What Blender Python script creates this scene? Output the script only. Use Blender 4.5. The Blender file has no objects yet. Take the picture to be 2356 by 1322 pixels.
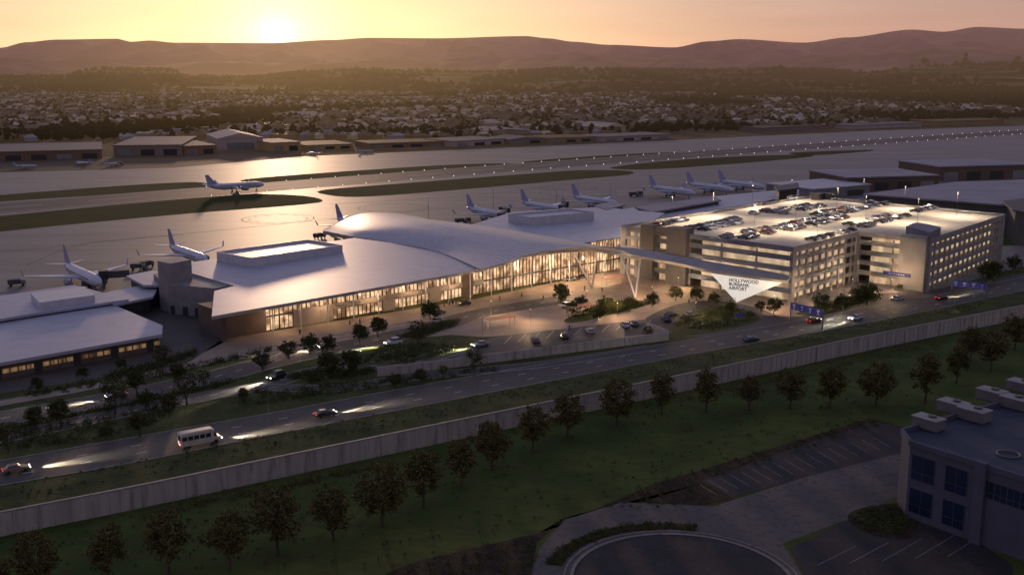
import bpy, math, random
import bmesh as _b
from mathutils import Vector, Matrix, noise
random.seed(7)
scene=bpy.context.scene; COL=scene.collection
# ---------------------------------------------------------------- camera model
H=72.0; F=1178/math.tan(math.radians(25)); PIT=math.atan(511/F); CP,SP=math.cos(PIT),math.sin(PIT)
def ray(px,py):
    u=px-1178; v=661-py
    return Vector((u,F*CP+v*SP,-F*SP+v*CP))
def P(px,py,z=0.0):
    d=ray(px,py); t=(z-H)/d.z
    return Vector((d.x*t,d.y*t,z))
def PY(px,py,Y):
    d=ray(px,py); t=Y/d.y
    return Vector((d.x*t,Y,H+d.z*t))
def proj(p):
    r=Vector((p[0],p[1],p[2]-H)); dep=r.y*CP-r.z*SP; up=r.y*SP+r.z*CP
    return (1178+F*r.x/dep, 661-F*up/dep)
cam=bpy.data.cameras.new('Camera'); co=bpy.data.objects.new('Camera',cam); COL.objects.link(co)
co.location=(0,0,H); co.rotation_euler=(math.pi/2-PIT,0,0); cam.sensor_width=36; cam.lens=18/math.tan(math.radians(25))
cam.clip_start=1; cam.clip_end=80000; scene.camera=co
scene.view_settings.view_transform='Standard'
# ---------------------------------------------------------------- helpers
ORG={}; KIDS={}
def tag(o,label=None,cat=None,group=None,kind=None):
    if label: o['label']=label
    if cat: o['category']=cat
    if group: o['group']=group
    if kind: o['kind']=kind
    return o
def thing(name,label,cat,loc=(0,0,0),group=None):
    o=bpy.data.objects.new(name,None); COL.objects.link(o); o.location=loc; o.empty_display_size=.5
    ORG[o.name]=Vector(loc); KIDS[o.name]=[]
    return tag(o,label,cat,group)
class MB:
    def __init__(s): s.v=[]; s.f=[]
    def add(s,vs,fs):
        n=len(s.v); s.v.extend(tuple(v) for v in vs); s.f.extend(tuple(i+n for i in f) for f in fs); return s
    def prism(s,poly,z0,z1):
        n=len(poly)
        a=z0 if isinstance(z0,(list,tuple)) else [z0]*n; b=z1 if isinstance(z1,(list,tuple)) else [z1]*n
        vs=[(p[0],p[1],a[i]) for i,p in enumerate(poly)]+[(p[0],p[1],b[i]) for i,p in enumerate(poly)]
        fs=[tuple(range(n))[::-1],tuple(range(n,2*n))]+[(i,(i+1)%n,n+(i+1)%n,n+i) for i in range(n)]
        return s.add(vs,fs)
    def obox(s,c,u,hx,hy,z0,z1):
        u=Vector((u[0],u[1])).normalized(); w=Vector((-u.y,u.x)); c=Vector((c[0],c[1]))
        return s.prism([c-u*hx-w*hy,c+u*hx-w*hy,c+u*hx+w*hy,c-u*hx+w*hy],z0,z1)
    def wall(s,a,b,th,z0,z1):
        a=Vector((a[0],a[1])); b=Vector((b[0],b[1])); d=b-a
        return s.obox((a+b)/2,d,d.length/2,th/2,z0,z1)
    def tube(s,p,q,r1,r2,n=6,cap=True):
        p=Vector(p); q=Vector(q); d=(q-p).normalized(); a=d.orthogonal().normalized(); b=d.cross(a)
        vs=[]
        for c,r in ((p,r1),(q,r2)):
            for i in range(n):
                t=2*math.pi*i/n; vs.append(c+a*math.cos(t)*r+b*math.sin(t)*r)
        fs=[(i,(i+1)%n,n+(i+1)%n,n+i) for i in range(n)]
        if cap: fs+= [tuple(range(n))[::-1],tuple(range(n,2*n))]
        return s.add(vs,fs)
    def lathe(s,st,n=14):
        vs=[]; fs=[]
        for (x,r,zc,yc) in st:
            for i in range(n):
                t=2*math.pi*i/n; vs.append((x,yc+r*math.cos(t),zc+r*math.sin(t)))
        for k in range(len(st)-1):
            for i in range(n):
                fs.append((k*n+i,k*n+(i+1)%n,(k+1)*n+(i+1)%n,(k+1)*n+i))
        fs.append(tuple(range(n))[::-1]); fs.append(tuple(range((len(st)-1)*n,len(st)*n)))
        return s.add(vs,fs)
    def hexa(s,a,b):
        return s.add(list(a)+list(b),[(0,3,2,1),(4,5,6,7),(0,1,5,4),(1,2,6,5),(2,3,7,6),(3,0,4,7)])
    def build(s,name,mat,parent=None,smooth=False,org=None,uv=None):
        if org is None:
            if parent is not None: org=ORG[parent.name]
            else:
                xs=[v[0] for v in s.v]; ys=[v[1] for v in s.v]; zs=[v[2] for v in s.v]
                org=Vector(((min(xs)+max(xs))/2,(min(ys)+max(ys))/2,min(zs)))
        me=bpy.data.meshes.new(name)
        me.from_pydata([(v[0]-org[0],v[1]-org[1],v[2]-org[2]) for v in s.v],[],s.f)
        if uv:
            l=me.uv_layers.new(name='UVMap')
            for lp in me.loops: l.data[lp.index].uv=uv[lp.vertex_index]
        if len(s.f)<60000:
            bm=_b.new(); bm.from_mesh(me); _b.ops.recalc_face_normals(bm,faces=bm.faces); bm.to_mesh(me); bm.free()
        if smooth: me.polygons.foreach_set('use_smooth',[True]*len(me.polygons))
        me.materials.append(mat); me.update()
        o=bpy.data.objects.new(name,me); COL.objects.link(o)
        ORG[o.name]=Vector(org); KIDS[o.name]=[]
        if parent is not None: o.parent=parent; KIDS[parent.name].append(o)
        else: o.location=org
        return o
def dup(o,loc=None,rz=0,sc=1,label=None,group=None,parent=None):
    c=o.copy(); COL.objects.link(c); KIDS[c.name]=[]; ORG[c.name]=Vector((0,0,0))
    if parent is not None: c.parent=parent; KIDS[parent.name].append(c)
    if loc is not None:
        c.location=loc; c.rotation_euler=(0,0,rz); c.scale=(sc,sc,sc) if not isinstance(sc,tuple) else sc
    if label: c['label']=label
    if group: c['group']=group
    for ch in KIDS[o.name]: dup(ch,parent=c)
    return c
def cat(pts,n=6,closed=False):
    pts=[Vector(p) for p in pts]; m=len(pts); out=[]
    rng=range(m) if closed else range(m-1)
    for i in rng:
        if closed: p0,p1,p2,p3=pts[(i-1)%m],pts[i],pts[(i+1)%m],pts[(i+2)%m]
        else: p0,p1,p2,p3=pts[max(i-1,0)],pts[i],pts[i+1],pts[min(i+2,m-1)]
        for k in range(n):
            t=k/n
            out.append(.5*((2*p1)+(p2-p0)*t+(2*p0-5*p1+4*p2-p3)*t*t+(3*p1-p0-3*p2+p3)*t*t*t))
    if not closed: out.append(pts[-1])
    return out
def resample(pts,N):
    L=[0]
    for a,b in zip(pts,pts[1:]): L.append(L[-1]+(b-a).length)
    out=[]; j=0
    for i in range(N+1):
        s=L[-1]*i/N
        while j<len(L)-2 and L[j+1]<s: j+=1
        t=(s-L[j])/max(1e-6,L[j+1]-L[j]); out.append(pts[j].lerp(pts[j+1],min(1,t)))
    return out
def inset(pts,d):
    n=len(pts); A=sum(pts[i].x*pts[(i+1)%n].y-pts[(i+1)%n].x*pts[i].y for i in range(n)); sg=1 if A>0 else -1
    out=[]
    for i in range(n):
        a,b,c=pts[i-1],pts[i],pts[(i+1)%n]
        e1=Vector((b.x-a.x,b.y-a.y)).normalized(); e2=Vector((c.x-b.x,c.y-b.y)).normalized()
        n1=Vector((-e1.y,e1.x))*sg; n2=Vector((-e2.y,e2.x))*sg; k=max(.35,1+n1.dot(n2)); m=(n1+n2)*(d/k)
        out.append(Vector((b.x+m.x,b.y+m.y,b.z)))
    return out
# ---------------------------------------------------------------- materials
SR=-0.2046
def M(name,c1,c2=None,scale=.3,rough=.7,metal=0,emis=None,es=0,haze=0,bump=0,spec=.5,stretch=(1,1,1),lo=.35,hi=.65,c3=None,scale2=3,h0=500,hcol=((.21,.12,.105),(.48,.26,.135))):
    m=bpy.data.materials.new(name); m.use_nodes=True; nt=m.node_tree; N=nt.nodes; L=nt.links
    b=N['Principled BSDF']; out=N['Material Output']
    b.inputs['Roughness'].default_value=rough; b.inputs['Metallic'].default_value=metal
    b.inputs['Specular IOR Level'].default_value=spec
    c1=tuple(c1)+(1,)
    if c2 is None: c2=tuple(x*.82 for x in c1[:3])
    c2=tuple(c2)+(1,)
    g=N.new('ShaderNodeNewGeometry'); mp=N.new('ShaderNodeMapping'); mp.inputs['Scale'].default_value=stretch
    L.new(g.outputs['Position'],mp.inputs['Vector'])
    nz=N.new('ShaderNodeTexNoise'); nz.inputs['Scale'].default_value=scale; nz.inputs['Detail'].default_value=6
    L.new(mp.outputs['Vector'],nz.inputs['Vector'])
    r=N.new('ShaderNodeValToRGB'); r.color_ramp.elements[0].position=lo; r.color_ramp.elements[1].position=hi
    r.color_ramp.elements[0].color=c1; r.color_ramp.elements[1].color=c2
    L.new(nz.outputs['Fac'],r.inputs['Fac']); colout=r.outputs['Color']
    if c3:
        n2=N.new('ShaderNodeTexNoise'); n2.inputs['Scale'].default_value=scale2; n2.inputs['Detail'].default_value=5
        L.new(mp.outputs['Vector'],n2.inputs['Vector'])
        r2=N.new('ShaderNodeValToRGB'); r2.color_ramp.elements[0].position=.5; r2.color_ramp.elements[1].position=.68
        L.new(n2.outputs['Fac'],r2.inputs['Fac'])
        mx=N.new('ShaderNodeMixRGB'); L.new(r2.outputs['Color'],mx.inputs['Fac']); L.new(colout,mx.inputs[1]); mx.inputs[2].default_value=tuple(c3)+(1,)
        colout=mx.outputs[0]
    L.new(colout,b.inputs['Base Color'])
    if bump:
        bp=N.new('ShaderNodeBump'); bp.inputs['Strength'].default_value=bump; bp.inputs['Distance'].default_value=.3
        n3=N.new('ShaderNodeTexNoise'); n3.inputs['Scale'].default_value=scale*6; n3.inputs['Detail'].default_value=6
        L.new(mp.outputs['Vector'],n3.inputs['Vector']); L.new(n3.outputs['Fac'],bp.inputs['Height']); L.new(bp.outputs['Normal'],b.inputs['Normal'])
    if emis:
        b.inputs['Emission Color'].default_value=tuple(emis)+(1,); b.inputs['Emission Strength'].default_value=es
    if haze:  # distance haze painted in as emission, warmer towards the sun's side
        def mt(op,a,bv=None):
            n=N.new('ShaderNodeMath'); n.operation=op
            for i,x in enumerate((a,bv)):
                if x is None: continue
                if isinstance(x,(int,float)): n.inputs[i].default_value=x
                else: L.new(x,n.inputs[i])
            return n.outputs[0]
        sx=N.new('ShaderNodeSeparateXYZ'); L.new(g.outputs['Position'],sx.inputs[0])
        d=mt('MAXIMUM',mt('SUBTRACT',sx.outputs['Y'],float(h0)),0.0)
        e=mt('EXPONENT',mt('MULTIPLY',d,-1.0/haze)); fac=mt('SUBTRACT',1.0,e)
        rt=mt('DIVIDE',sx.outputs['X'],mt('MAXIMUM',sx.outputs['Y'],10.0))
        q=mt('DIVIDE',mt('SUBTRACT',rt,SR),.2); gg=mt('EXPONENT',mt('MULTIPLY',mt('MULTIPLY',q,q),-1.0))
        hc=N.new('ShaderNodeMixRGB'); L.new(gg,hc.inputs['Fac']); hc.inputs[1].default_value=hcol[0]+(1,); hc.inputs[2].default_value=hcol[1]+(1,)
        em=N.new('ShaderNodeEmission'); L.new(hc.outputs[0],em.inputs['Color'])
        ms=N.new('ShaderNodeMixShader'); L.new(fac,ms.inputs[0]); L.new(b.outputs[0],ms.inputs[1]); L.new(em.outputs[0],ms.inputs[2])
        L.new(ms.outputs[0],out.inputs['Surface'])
    return m
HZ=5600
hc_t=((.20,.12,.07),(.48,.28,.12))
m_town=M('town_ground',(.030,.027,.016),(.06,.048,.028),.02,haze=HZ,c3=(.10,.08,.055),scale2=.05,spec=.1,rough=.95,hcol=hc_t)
m_lawn=M('lawn',(.042,.066,.015),(.085,.110,.027),.06,bump=.8,rough=.95,c3=(.065,.065,.022),scale2=.35,spec=.1)
m_verge=M('verge_grass',(.042,.056,.018),(.085,.096,.032),.15,bump=.8,rough=.95,c3=(.09,.078,.038),scale2=.9,spec=.1)
m_tarmac=M('tarmac',(.092,.086,.086),(.16,.145,.138),.03,rough=.52,stretch=(.25,1.8,1),c3=(.065,.06,.06),scale2=.10,haze=9000,spec=.42)
m_runway=M('runway_asphalt',(.035,.033,.036),(.055,.05,.05),.05,rough=.65,haze=9000,spec=.25)
m_island=M('airfield_grass',(.026,.036,.010),(.042,.050,.015),.05,rough=.95,haze=20000,spec=.05)
m_asph=M('asphalt',(.055,.048,.043),(.082,.072,.064),.12,rough=.65,c3=(.042,.037,.033),scale2=1.2,spec=.3)
m_conc=M('pale_concrete',(.17,.15,.135),(.24,.21,.19),.1,rough=.8,c3=(.14,.125,.11),scale2=.8)
m_conc2=M('dim_concrete_drive',(.095,.085,.078),(.13,.115,.105),.1,rough=.85,c3=(.075,.067,.06),scale2=.8,spec=.2)
m_asph2=M('dim_asphalt',(.034,.030,.030),(.048,.043,.042),.2,rough=.8,c3=(.027,.025,.025),scale2=1.5,spec=.2)
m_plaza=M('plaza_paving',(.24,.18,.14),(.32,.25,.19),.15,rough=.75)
m_soil=M('rocky_soil',(.034,.026,.018),(.065,.048,.034),.5,rough=.95,bump=1,c3=(.015,.013,.01),scale2=2,spec=.1)
m_paint=M('road_paint',(.62,.60,.55),(.45,.43,.4),1.5)
m_paintd=M('grey_stall_paint',(.28,.27,.26),(.16,.155,.15),1.5)  # darker grey than the road paint, for the office stalls
m_paint_y=M('faded_taxi_paint',(.03,.03,.03),(.05,.05,.045),.3,haze=9000)
m_kerb=M('kerb_concrete',(.30,.27,.25),(.22,.2,.185),.8)
m_wall=M('boundary_wall_concrete',(.46,.42,.375),(.37,.335,.30),.5,stretch=(1,1,.15),c3=(.27,.245,.22),scale2=.9)
m_roof=M('white_membrane_roof',(.40,.41,.50),(.35,.36,.44),.05,rough=.45,c3=(.33,.335,.41),scale2=.2,spec=.45)
m_roofg=M('grey_membrane_roof',(.24,.23,.27),(.18,.17,.21),.06,rough=.6)
m_fascia=M('grey_fascia',(.34,.32,.31),(.28,.26,.25),.3,rough=.5)
m_wallp=M('grey_wall_panel',(.26,.245,.25),(.20,.19,.195),.3)
m_wallb=M('brown_wall_panel',(.14,.10,.08),(.10,.075,.06),.4)
m_stone=M('beige_wall_panel',(.33,.28,.24),(.27,.23,.2),.4)
m_dark=M('dark_metal',(.03,.03,.032),(.045,.042,.04),.5,rough=.5)
m_white=M('white_paint',(.56,.55,.59),(.48,.47,.51),.4,rough=.4)
m_plane=M('aircraft_white',(.54,.56,.65),(.48,.50,.59),.15,rough=.35)
m_planeh=M('aircraft_fin',(.32,.33,.50),(.28,.29,.44),.2,rough=.35)
m_engine=M('engine_grey',(.28,.29,.35),None,.4,rough=.35)
m_tyre=M('tyre_rubber',(.015,.015,.015),None,1)
m_glassd=M('dark_glass',(.02,.025,.035),(.03,.035,.05),.3,rough=.08,spec=.8)
m_blueglass=M('blue_glass',(.018,.03,.075),(.012,.02,.045),.2,rough=.15,spec=.5)
m_gar=M('garage_concrete',(.31,.29,.285),(.25,.235,.23),.2)
m_garblue=M('garage_blue_grey_panel',(.15,.16,.22),(.12,.13,.17),.25)
m_gard=M('garage_dark_panel',(.085,.083,.088),(.065,.063,.068),.3)
m_deck=M('garage_deck',(.54,.48,.40),(.47,.42,.35),.08,rough=.8,c3=(.42,.375,.31),scale2=.4,spec=.2)
m_pole=M('pole_metal',(.20,.19,.19),None,1,rough=.4,metal=.6)
m_signb=M('blue_sign',(.02,.025,.11),None,1,emis=(.025,.025,.16),es=.3)
m_signw=M('lit_white_sign_face',(.30,.29,.28),None,.5,emis=(1,.94,.86),es=.62)
m_text=M('dark_sign_lettering',(.02,.022,.03),None,1,rough=.9,spec=.1)
m_bark=M('bark',(.05,.036,.026),(.08,.06,.045),1.5)
m_bus=M('bus_body_paint',(.55,.49,.42),None,1,rough=.35)
m_skin=M('skin',(.35,.22,.16),None,1)
m_cloth=M('dark_clothing',(.03,.03,.05),None,2)
m_shel=M('shelter_red',(.30,.13,.08),None,1)
def emat(name,col,s): return M(name,(.1,.1,.1),None,1,emis=col,es=s)
m_head=emat('headlight_glow',(1,.93,.78),14); m_tail=emat('tail_light_glow',(1,.05,.02),2.2)
m_lamp=emat('warm_lamp_glow',(1,.8,.55),2); m_bulb=emat('runway_bulb_glow',(1,.90,.75),2.4); m_unlit=M('unlit_lens',(.4,.4,.42),None,1,rough=.1)
def interior(name,c1,c2,s,scale=.5,st=(1,1,.12),lo=.38,hi=.62):
    m=bpy.data.materials.new(name); m.use_nodes=True; N=m.node_tree.nodes; L=m.node_tree.links; b=N['Principled BSDF']
    g=N.new('ShaderNodeNewGeometry'); mp=N.new('ShaderNodeMapping'); mp.inputs['Scale'].default_value=st; L.new(g.outputs['Position'],mp.inputs[0])
    n=N.new('ShaderNodeTexNoise'); n.inputs['Scale'].default_value=scale; n.inputs['Detail'].default_value=5; L.new(mp.outputs[0],n.inputs['Vector'])
    r=N.new('ShaderNodeValToRGB'); r.color_ramp.elements[0].position=lo; r.color_ramp.elements[1].position=hi
    r.color_ramp.elements[0].color=tuple(c2)+(1,); r.color_ramp.elements[1].color=tuple(c1)+(1,)
    L.new(n.outputs['Fac'],r.inputs[0]); b.inputs['Base Color'].default_value=(.1,.08,.06,1); b.inputs['Roughness'].default_value=.15
    L.new(r.outputs[0],b.inputs['Emission Color']); b.inputs['Emission Strength'].default_value=s
    return m
m_lit=interior('lit_terminal_glazing',(1,.66,.38),(.14,.07,.035),1.12,.42,(1,1,.9),.40,.66)
m_litg=interior('lit_garage_interior',(.95,.70,.44),(.36,.24,.15),.66,.25,(1,1,.5))  # inner wall glows by itself, standing in for the lamps on each level
m_litlow=interior('lit_soffit_bay',(1,.55,.25),(.12,.06,.03),.22,.6)
def shell_mat():
    m=M('ribbed_metal_roof',(.40,.41,.49),(.36,.37,.45),.05,rough=.38,metal=.3)
    N=m.node_tree.nodes; L=m.node_tree.links; b=N['Principled BSDF']
    tc=N.new('ShaderNodeTexCoord'); br=N.new('ShaderNodeTexBrick'); L.new(tc.outputs['UV'],br.inputs['Vector'])
    br.inputs['Scale'].default_value=1; br.inputs['Brick Width'].default_value=.028; br.inputs['Row Height'].default_value=.03; br.inputs['Mortar Size'].default_value=.0024
    br.offset=0; br.inputs['Color1'].default_value=(.40,.41,.50,1); br.inputs['Color2'].default_value=(.32,.33,.41,1); br.inputs['Mortar'].default_value=(.18,.185,.24,1)
    L.new(br.outputs['Color'],b.inputs['Base Color']); return m
m_shell=shell_mat()
leafm=[M('olive_brown_leaves',(.062,.066,.020),(.125,.105,.038),.9,rough=.9,c3=(.15,.11,.05),scale2=2.2,spec=.1),
       M('dark_green_leaves',(.036,.048,.015),(.078,.085,.028),.9,rough=.9,c3=(.08,.07,.03),scale2=2.2,spec=.1)]
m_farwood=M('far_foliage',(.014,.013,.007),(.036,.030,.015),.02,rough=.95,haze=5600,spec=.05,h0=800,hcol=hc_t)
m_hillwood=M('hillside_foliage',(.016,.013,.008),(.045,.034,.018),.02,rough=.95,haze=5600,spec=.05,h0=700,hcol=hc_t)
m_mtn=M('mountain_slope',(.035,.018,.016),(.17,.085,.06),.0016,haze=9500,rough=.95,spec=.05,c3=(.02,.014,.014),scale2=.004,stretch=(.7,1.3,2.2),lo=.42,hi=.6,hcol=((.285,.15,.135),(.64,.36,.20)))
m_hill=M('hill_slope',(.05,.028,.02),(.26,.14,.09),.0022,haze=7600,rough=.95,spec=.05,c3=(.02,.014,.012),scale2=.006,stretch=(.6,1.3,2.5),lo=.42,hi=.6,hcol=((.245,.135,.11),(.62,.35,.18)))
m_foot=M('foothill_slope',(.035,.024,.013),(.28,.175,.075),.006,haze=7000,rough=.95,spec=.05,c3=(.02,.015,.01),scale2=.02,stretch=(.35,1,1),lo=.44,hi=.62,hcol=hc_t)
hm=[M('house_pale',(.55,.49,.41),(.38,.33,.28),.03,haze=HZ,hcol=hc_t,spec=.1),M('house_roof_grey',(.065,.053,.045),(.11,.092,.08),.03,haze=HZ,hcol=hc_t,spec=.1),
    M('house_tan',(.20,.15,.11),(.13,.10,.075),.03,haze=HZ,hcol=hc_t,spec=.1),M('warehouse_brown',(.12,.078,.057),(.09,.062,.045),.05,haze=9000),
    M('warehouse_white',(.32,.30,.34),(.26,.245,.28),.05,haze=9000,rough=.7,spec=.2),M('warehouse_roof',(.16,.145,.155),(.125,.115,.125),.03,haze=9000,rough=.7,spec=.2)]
# ---------------------------------------------------------------- world + sun
SAZ=math.radians(-11.8); SEL=math.radians(1.50)
w=bpy.data.worlds.new('World'); scene.world=w; w.use_nodes=True; N=w.node_tree.nodes; L=w.node_tree.links
for n in list(N): N.remove(n)
def wm(op,a,b=None):
    n=N.new('ShaderNodeMath'); n.operation=op
    for i,x in enumerate((a,b)):
        if x is None: continue
        if isinstance(x,(int,float)): n.inputs[i].default_value=x
        else: L.new(x,n.inputs[i])
    return n.outputs[0]
tc=N.new('ShaderNodeTexCoord'); sep=N.new('ShaderNodeSeparateXYZ'); L.new(tc.outputs['Generated'],sep.inputs[0])
ramp=N.new('ShaderNodeValToRGB'); L.new(sep.outputs['Z'],ramp.inputs[0]); cr=ramp.color_ramp
cr.elements[0].position=0; cr.elements[0].color=(.50,.255,.21,1); cr.elements[1].position=1; cr.elements[1].color=(.17,.18,.32,1)
for p,c in ((.03,(.46,.265,.235,1)),(.12,(.36,.26,.28,1)),(.35,(.255,.245,.365,1))):
    e=cr.elements.new(p); e.color=c
sd=Vector((math.sin(SAZ)*math.cos(SEL),math.cos(SAZ)*math.cos(SEL),math.sin(SEL)))
dt=N.new('ShaderNodeVectorMath'); dt.operation='DOT_PRODUCT'; L.new(tc.outputs['Generated'],dt.inputs[0]); dt.inputs[1].default_value=sd
omc=wm('SUBTRACT',1.0,dt.outputs['Value'])
side=wm('ADD',wm('MULTIPLY',dt.outputs['Value'],.18),.88)
def scalec(fac,col):
    n=N.new('ShaderNodeVectorMath'); n.operation='SCALE'
    if isinstance(col,tuple): n.inputs[0].default_value=col
    else: L.new(col,n.inputs[0])
    L.new(fac,n.inputs['Scale']); return n.outputs[0]
def addv(a,b):
    n=N.new('ShaderNodeVectorMath'); n.operation='ADD'; L.new(a,n.inputs[0]); L.new(b,n.inputs[1]); return n.outputs[0]
clz=wm('EXPONENT',wm('MULTIPLY',wm('ABSOLUTE',sep.outputs['Z']),-6.0))
tot=scalec(side,ramp.outputs[0])
tot=addv(tot,scalec(wm('MULTIPLY',wm('EXPONENT',wm('DIVIDE',omc,-.045)),clz),(.50,.50,.29)))
tot=addv(tot,scalec(wm('EXPONENT',wm('DIVIDE',omc,-.0011)),(.22,.25,.27)))
tot=addv(tot,scalec(wm('EXPONENT',wm('DIVIDE',omc,-.00009)),(.35,.35,.35)))
tot=addv(tot,scalec(wm('EXPONENT',wm('DIVIDE',omc,-.000018)),(1.6,1.6,1.5)))
mp=N.new('ShaderNodeMapping'); mp.inputs['Scale'].default_value=(3,3,26); L.new(tc.outputs['Generated'],mp.inputs[0])
cn=N.new('ShaderNodeTexNoise'); cn.inputs['Scale'].default_value=1.6; cn.inputs['Detail'].default_value=5; L.new(mp.outputs[0],cn.inputs['Vector'])
cl=wm('ADD',wm('MULTIPLY',cn.outputs['Fac'],.35),.83)
tot=scalec(cl,tot)
bg=N.new('ShaderNodeBackground'); L.new(tot,bg.inputs['Color']); bg.inputs['Strength'].default_value=1.0
sky=N.new('ShaderNodeTexSky'); sky.sky_type='NISHITA'; sky.sun_disc=False; sky.sun_elevation=math.radians(4); sky.sun_rotation=SAZ
bg2=N.new('ShaderNodeBackground'); L.new(sky.outputs[0],bg2.inputs['Color']); bg2.inputs['Strength'].default_value=.015
ad=N.new('ShaderNodeAddShader'); L.new(bg.outputs[0],ad.inputs[0]); L.new(bg2.outputs[0],ad.inputs[1])
wo=N.new('ShaderNodeOutputWorld'); L.new(ad.outputs[0],wo.inputs['Surface'])
sl=bpy.data.lights.new('sun','SUN'); sl.energy=.85; sl.color=(1,.64,.40); sl.angle=math.radians(2.5)
so=bpy.data.objects.new('sun',sl); COL.objects.link(so); se=math.radians(6)
sv=Vector((math.sin(SAZ)*math.cos(se),math.cos(SAZ)*math.cos(se),math.sin(se))); so.rotation_euler=sv.to_track_quat('Z','Y').to_euler()
def light(kind,loc,e,col=(1,.78,.52),size=.3,parent=None,name='lamp_light',aim=None,spot=150,blend=.8):
    l=bpy.data.lights.new(name,kind); l.energy=e; l.color=col
    if kind=='SPOT': l.spot_size=math.radians(spot); l.spot_blend=blend
    l.shadow_soft_size=size
    o=bpy.data.objects.new(name,l); COL.objects.link(o); KIDS[o.name]=[]; ORG[o.name]=Vector((0,0,0))
    if parent is not None: o.parent=parent; KIDS[parent.name].append(o); o.location=Vector(loc)-ORG[parent.name]
    else: o.location=loc
    if aim is not None: o.rotation_euler=(-Vector(aim)).to_track_quat('Z','Y').to_euler()
    return o
# ---------------------------------------------------------------- ground sheets
def sheet(name,pts,z,mat,kind='structure',smooth=0):
    w_=[P(x,y,0) for x,y in pts]
    if smooth: w_=cat(w_,smooth,True)
    mb=MB(); mb.add([(p.x,p.y,z) for p in w_],[tuple(range(len(w_)))])
    return tag(mb.build(name,mat),kind=kind)
mb=MB(); mb.add([(-40000,-300,0),(40000,-300,0),(40000,45000,0),(-40000,45000,0)],[(0,1,2,3)]); tag(mb.build('ground',m_town),kind='structure')
def strip(name,far,near,z,mat,N_=60):
    a=resample(cat([P(x,y,0) for x,y in far],8),N_); b=resample(cat([P(x,y,0) for x,y in near],8),N_)
    mb=MB(); vs=[]
    for p,q in zip(a,b): vs+=[(p.x,p.y,z),(q.x,q.y,z)]
    mb.add(vs,[(2*i,2*i+1,2*i+3,2*i+2) for i in range(N_)])
    tag(mb.build(name,mat),kind='structure'); return a,b
mark=MB(); mark2=MB()
def dashes(line,z,ln=3,gap=6,w=.22,mk=None,solid=False):
    mk=mk or mark; acc=[0]
    for a,b in zip(line,line[1:]): acc.append(acc[-1]+(b-a).length)
    tot_=acc[-1]; n=max(2,int(tot_/1.0)); pts=resample(line,n); step=tot_/n
    i=0
    while i<len(pts)-2:
        k=len(pts)-1-i if solid else max(1,int(ln/step)); e=min(len(pts)-1,i+k)
        for j in range(i,e):
            p,q=pts[j],pts[j+1]; d=(q-p).normalized(); nrm=Vector((-d.y,d.x,0))*w
            mk.add([(*(p+nrm).xy,z),(*(q+nrm).xy,z),(*(q-nrm).xy,z),(*(p-nrm).xy,z)],[(0,1,2,3)])
        i=e+max(1,int(gap/step))
kerbs=MB()
def kerb(line,w=.25,h=.14,z0=0,mk=None):
    mk=mk or kerbs; n=len(line); vs=[]
    for i,p in enumerate(line):
        d=(line[min(i+1,n-1)]-line[max(i-1,0)]).normalized(); nr=Vector((-d.y,d.x,0))*w/2
        for q,zz in ((p+nr,z0),(p+nr,z0+h),(p-nr,z0+h),(p-nr,z0)): vs.append((q.x,q.y,zz))
    fs=[]
    for i in range(n-1):
        for k in range(3): fs.append((4*i+k,4*i+k+1,4*i+5+k,4*i+4+k))
    mk.add(vs,fs)
sheet('tarmac',[(-700,400),(0,394),(400,384),(690,360),(1000,347),(1500,325),(2000,301),(2356,289),(3000,270),(3000,420),(2400,470),(1900,560),(1100,640),(500,700),(0,760),(-700,840)],.02,m_tarmac)
sheet('airfield_access_lot',[(-700,405),(0,397),(400,386),(640,365),(700,352),(600,346),(300,358),(0,370),(-700,385)],.03,M('lot_surface',(.045,.036,.026),(.08,.062,.042),.02,haze=9000,spec=.1))
isl=[[(-300,478),(0,449),(150,437),(300,426),(440,419),(482,425),(462,434),(0,464),(-300,492)],
 [(-300,525),(0,497),(300,468),(560,448),(690,450),(742,461),(690,471),(400,494),(0,533),(-300,572)],
 [(552,415),(700,401),(1000,381),(1140,376),(1212,379),(1180,387),(800,413),(640,420)],
 [(738,438),(900,424),(1200,401),(1330,392),(1440,393),(1446,402),(1300,415),(1050,437),(850,452),(765,450)],
 [(1215,371),(1400,357),(1560,350),(1645,350),(1560,360),(1350,373),(1230,377)],
 [(1410,384),(1550,369),(1700,360),(1850,356),(1862,361),(1750,372),(1550,387),(1440,390)],
 [(1620,346),(1780,341),(1775,344),(1640,349)],[(1825,351),(1990,345),(2000,348),(1900,356),(1840,357)]]
for q in isl: sheet('airfield_grass',q,.05,m_island,smooth=4)
ra,rb=strip('runway',[(-300,492),(0,467),(600,421),(1400,362),(2356,299),(3000,262)],[(-300,520),(0,491),(600,442),(1400,378),(2356,308),(3000,268)],.07,m_runway,80)
rm=MB(); dashes([a.lerp(b,.5) for a,b in zip(ra,rb)],.09,30,25,.5,rm)
dashes([a.lerp(b,.06) for a,b in zip(ra,rb)],.09,solid=True,w=.4,mk=rm); dashes([a.lerp(b,.94) for a,b in zip(ra,rb)],.09,solid=True,w=.4,mk=rm)
tag(rm.build('runway_markings',m_paint),kind='structure')
tp=MB()
for cx,cy,r in ((640,503,17),(905,478,18),(1305,432,17),(1330,443,22)):
    c=P(cx,cy)
    for rr in (r,r*.82):
        dashes([c+Vector((math.cos(t*math.pi/24)*rr,math.sin(t*math.pi/24)*rr,0)) for t in range(49)],.045,4,2 if rr==r else 5,.3,tp)
for l in ([(0,580),(500,530),(800,500),(1200,462),(1500,430),(2000,395)],[(60,610),(200,560),(420,540)],[(760,470),(1100,448),(1420,412)]):
    dashes(cat([P(*q) for q in l],8),.045,solid=True,w=.25,mk=tp)
tag(tp.build('taxiway_markings',m_paint_y),kind='structure')
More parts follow.
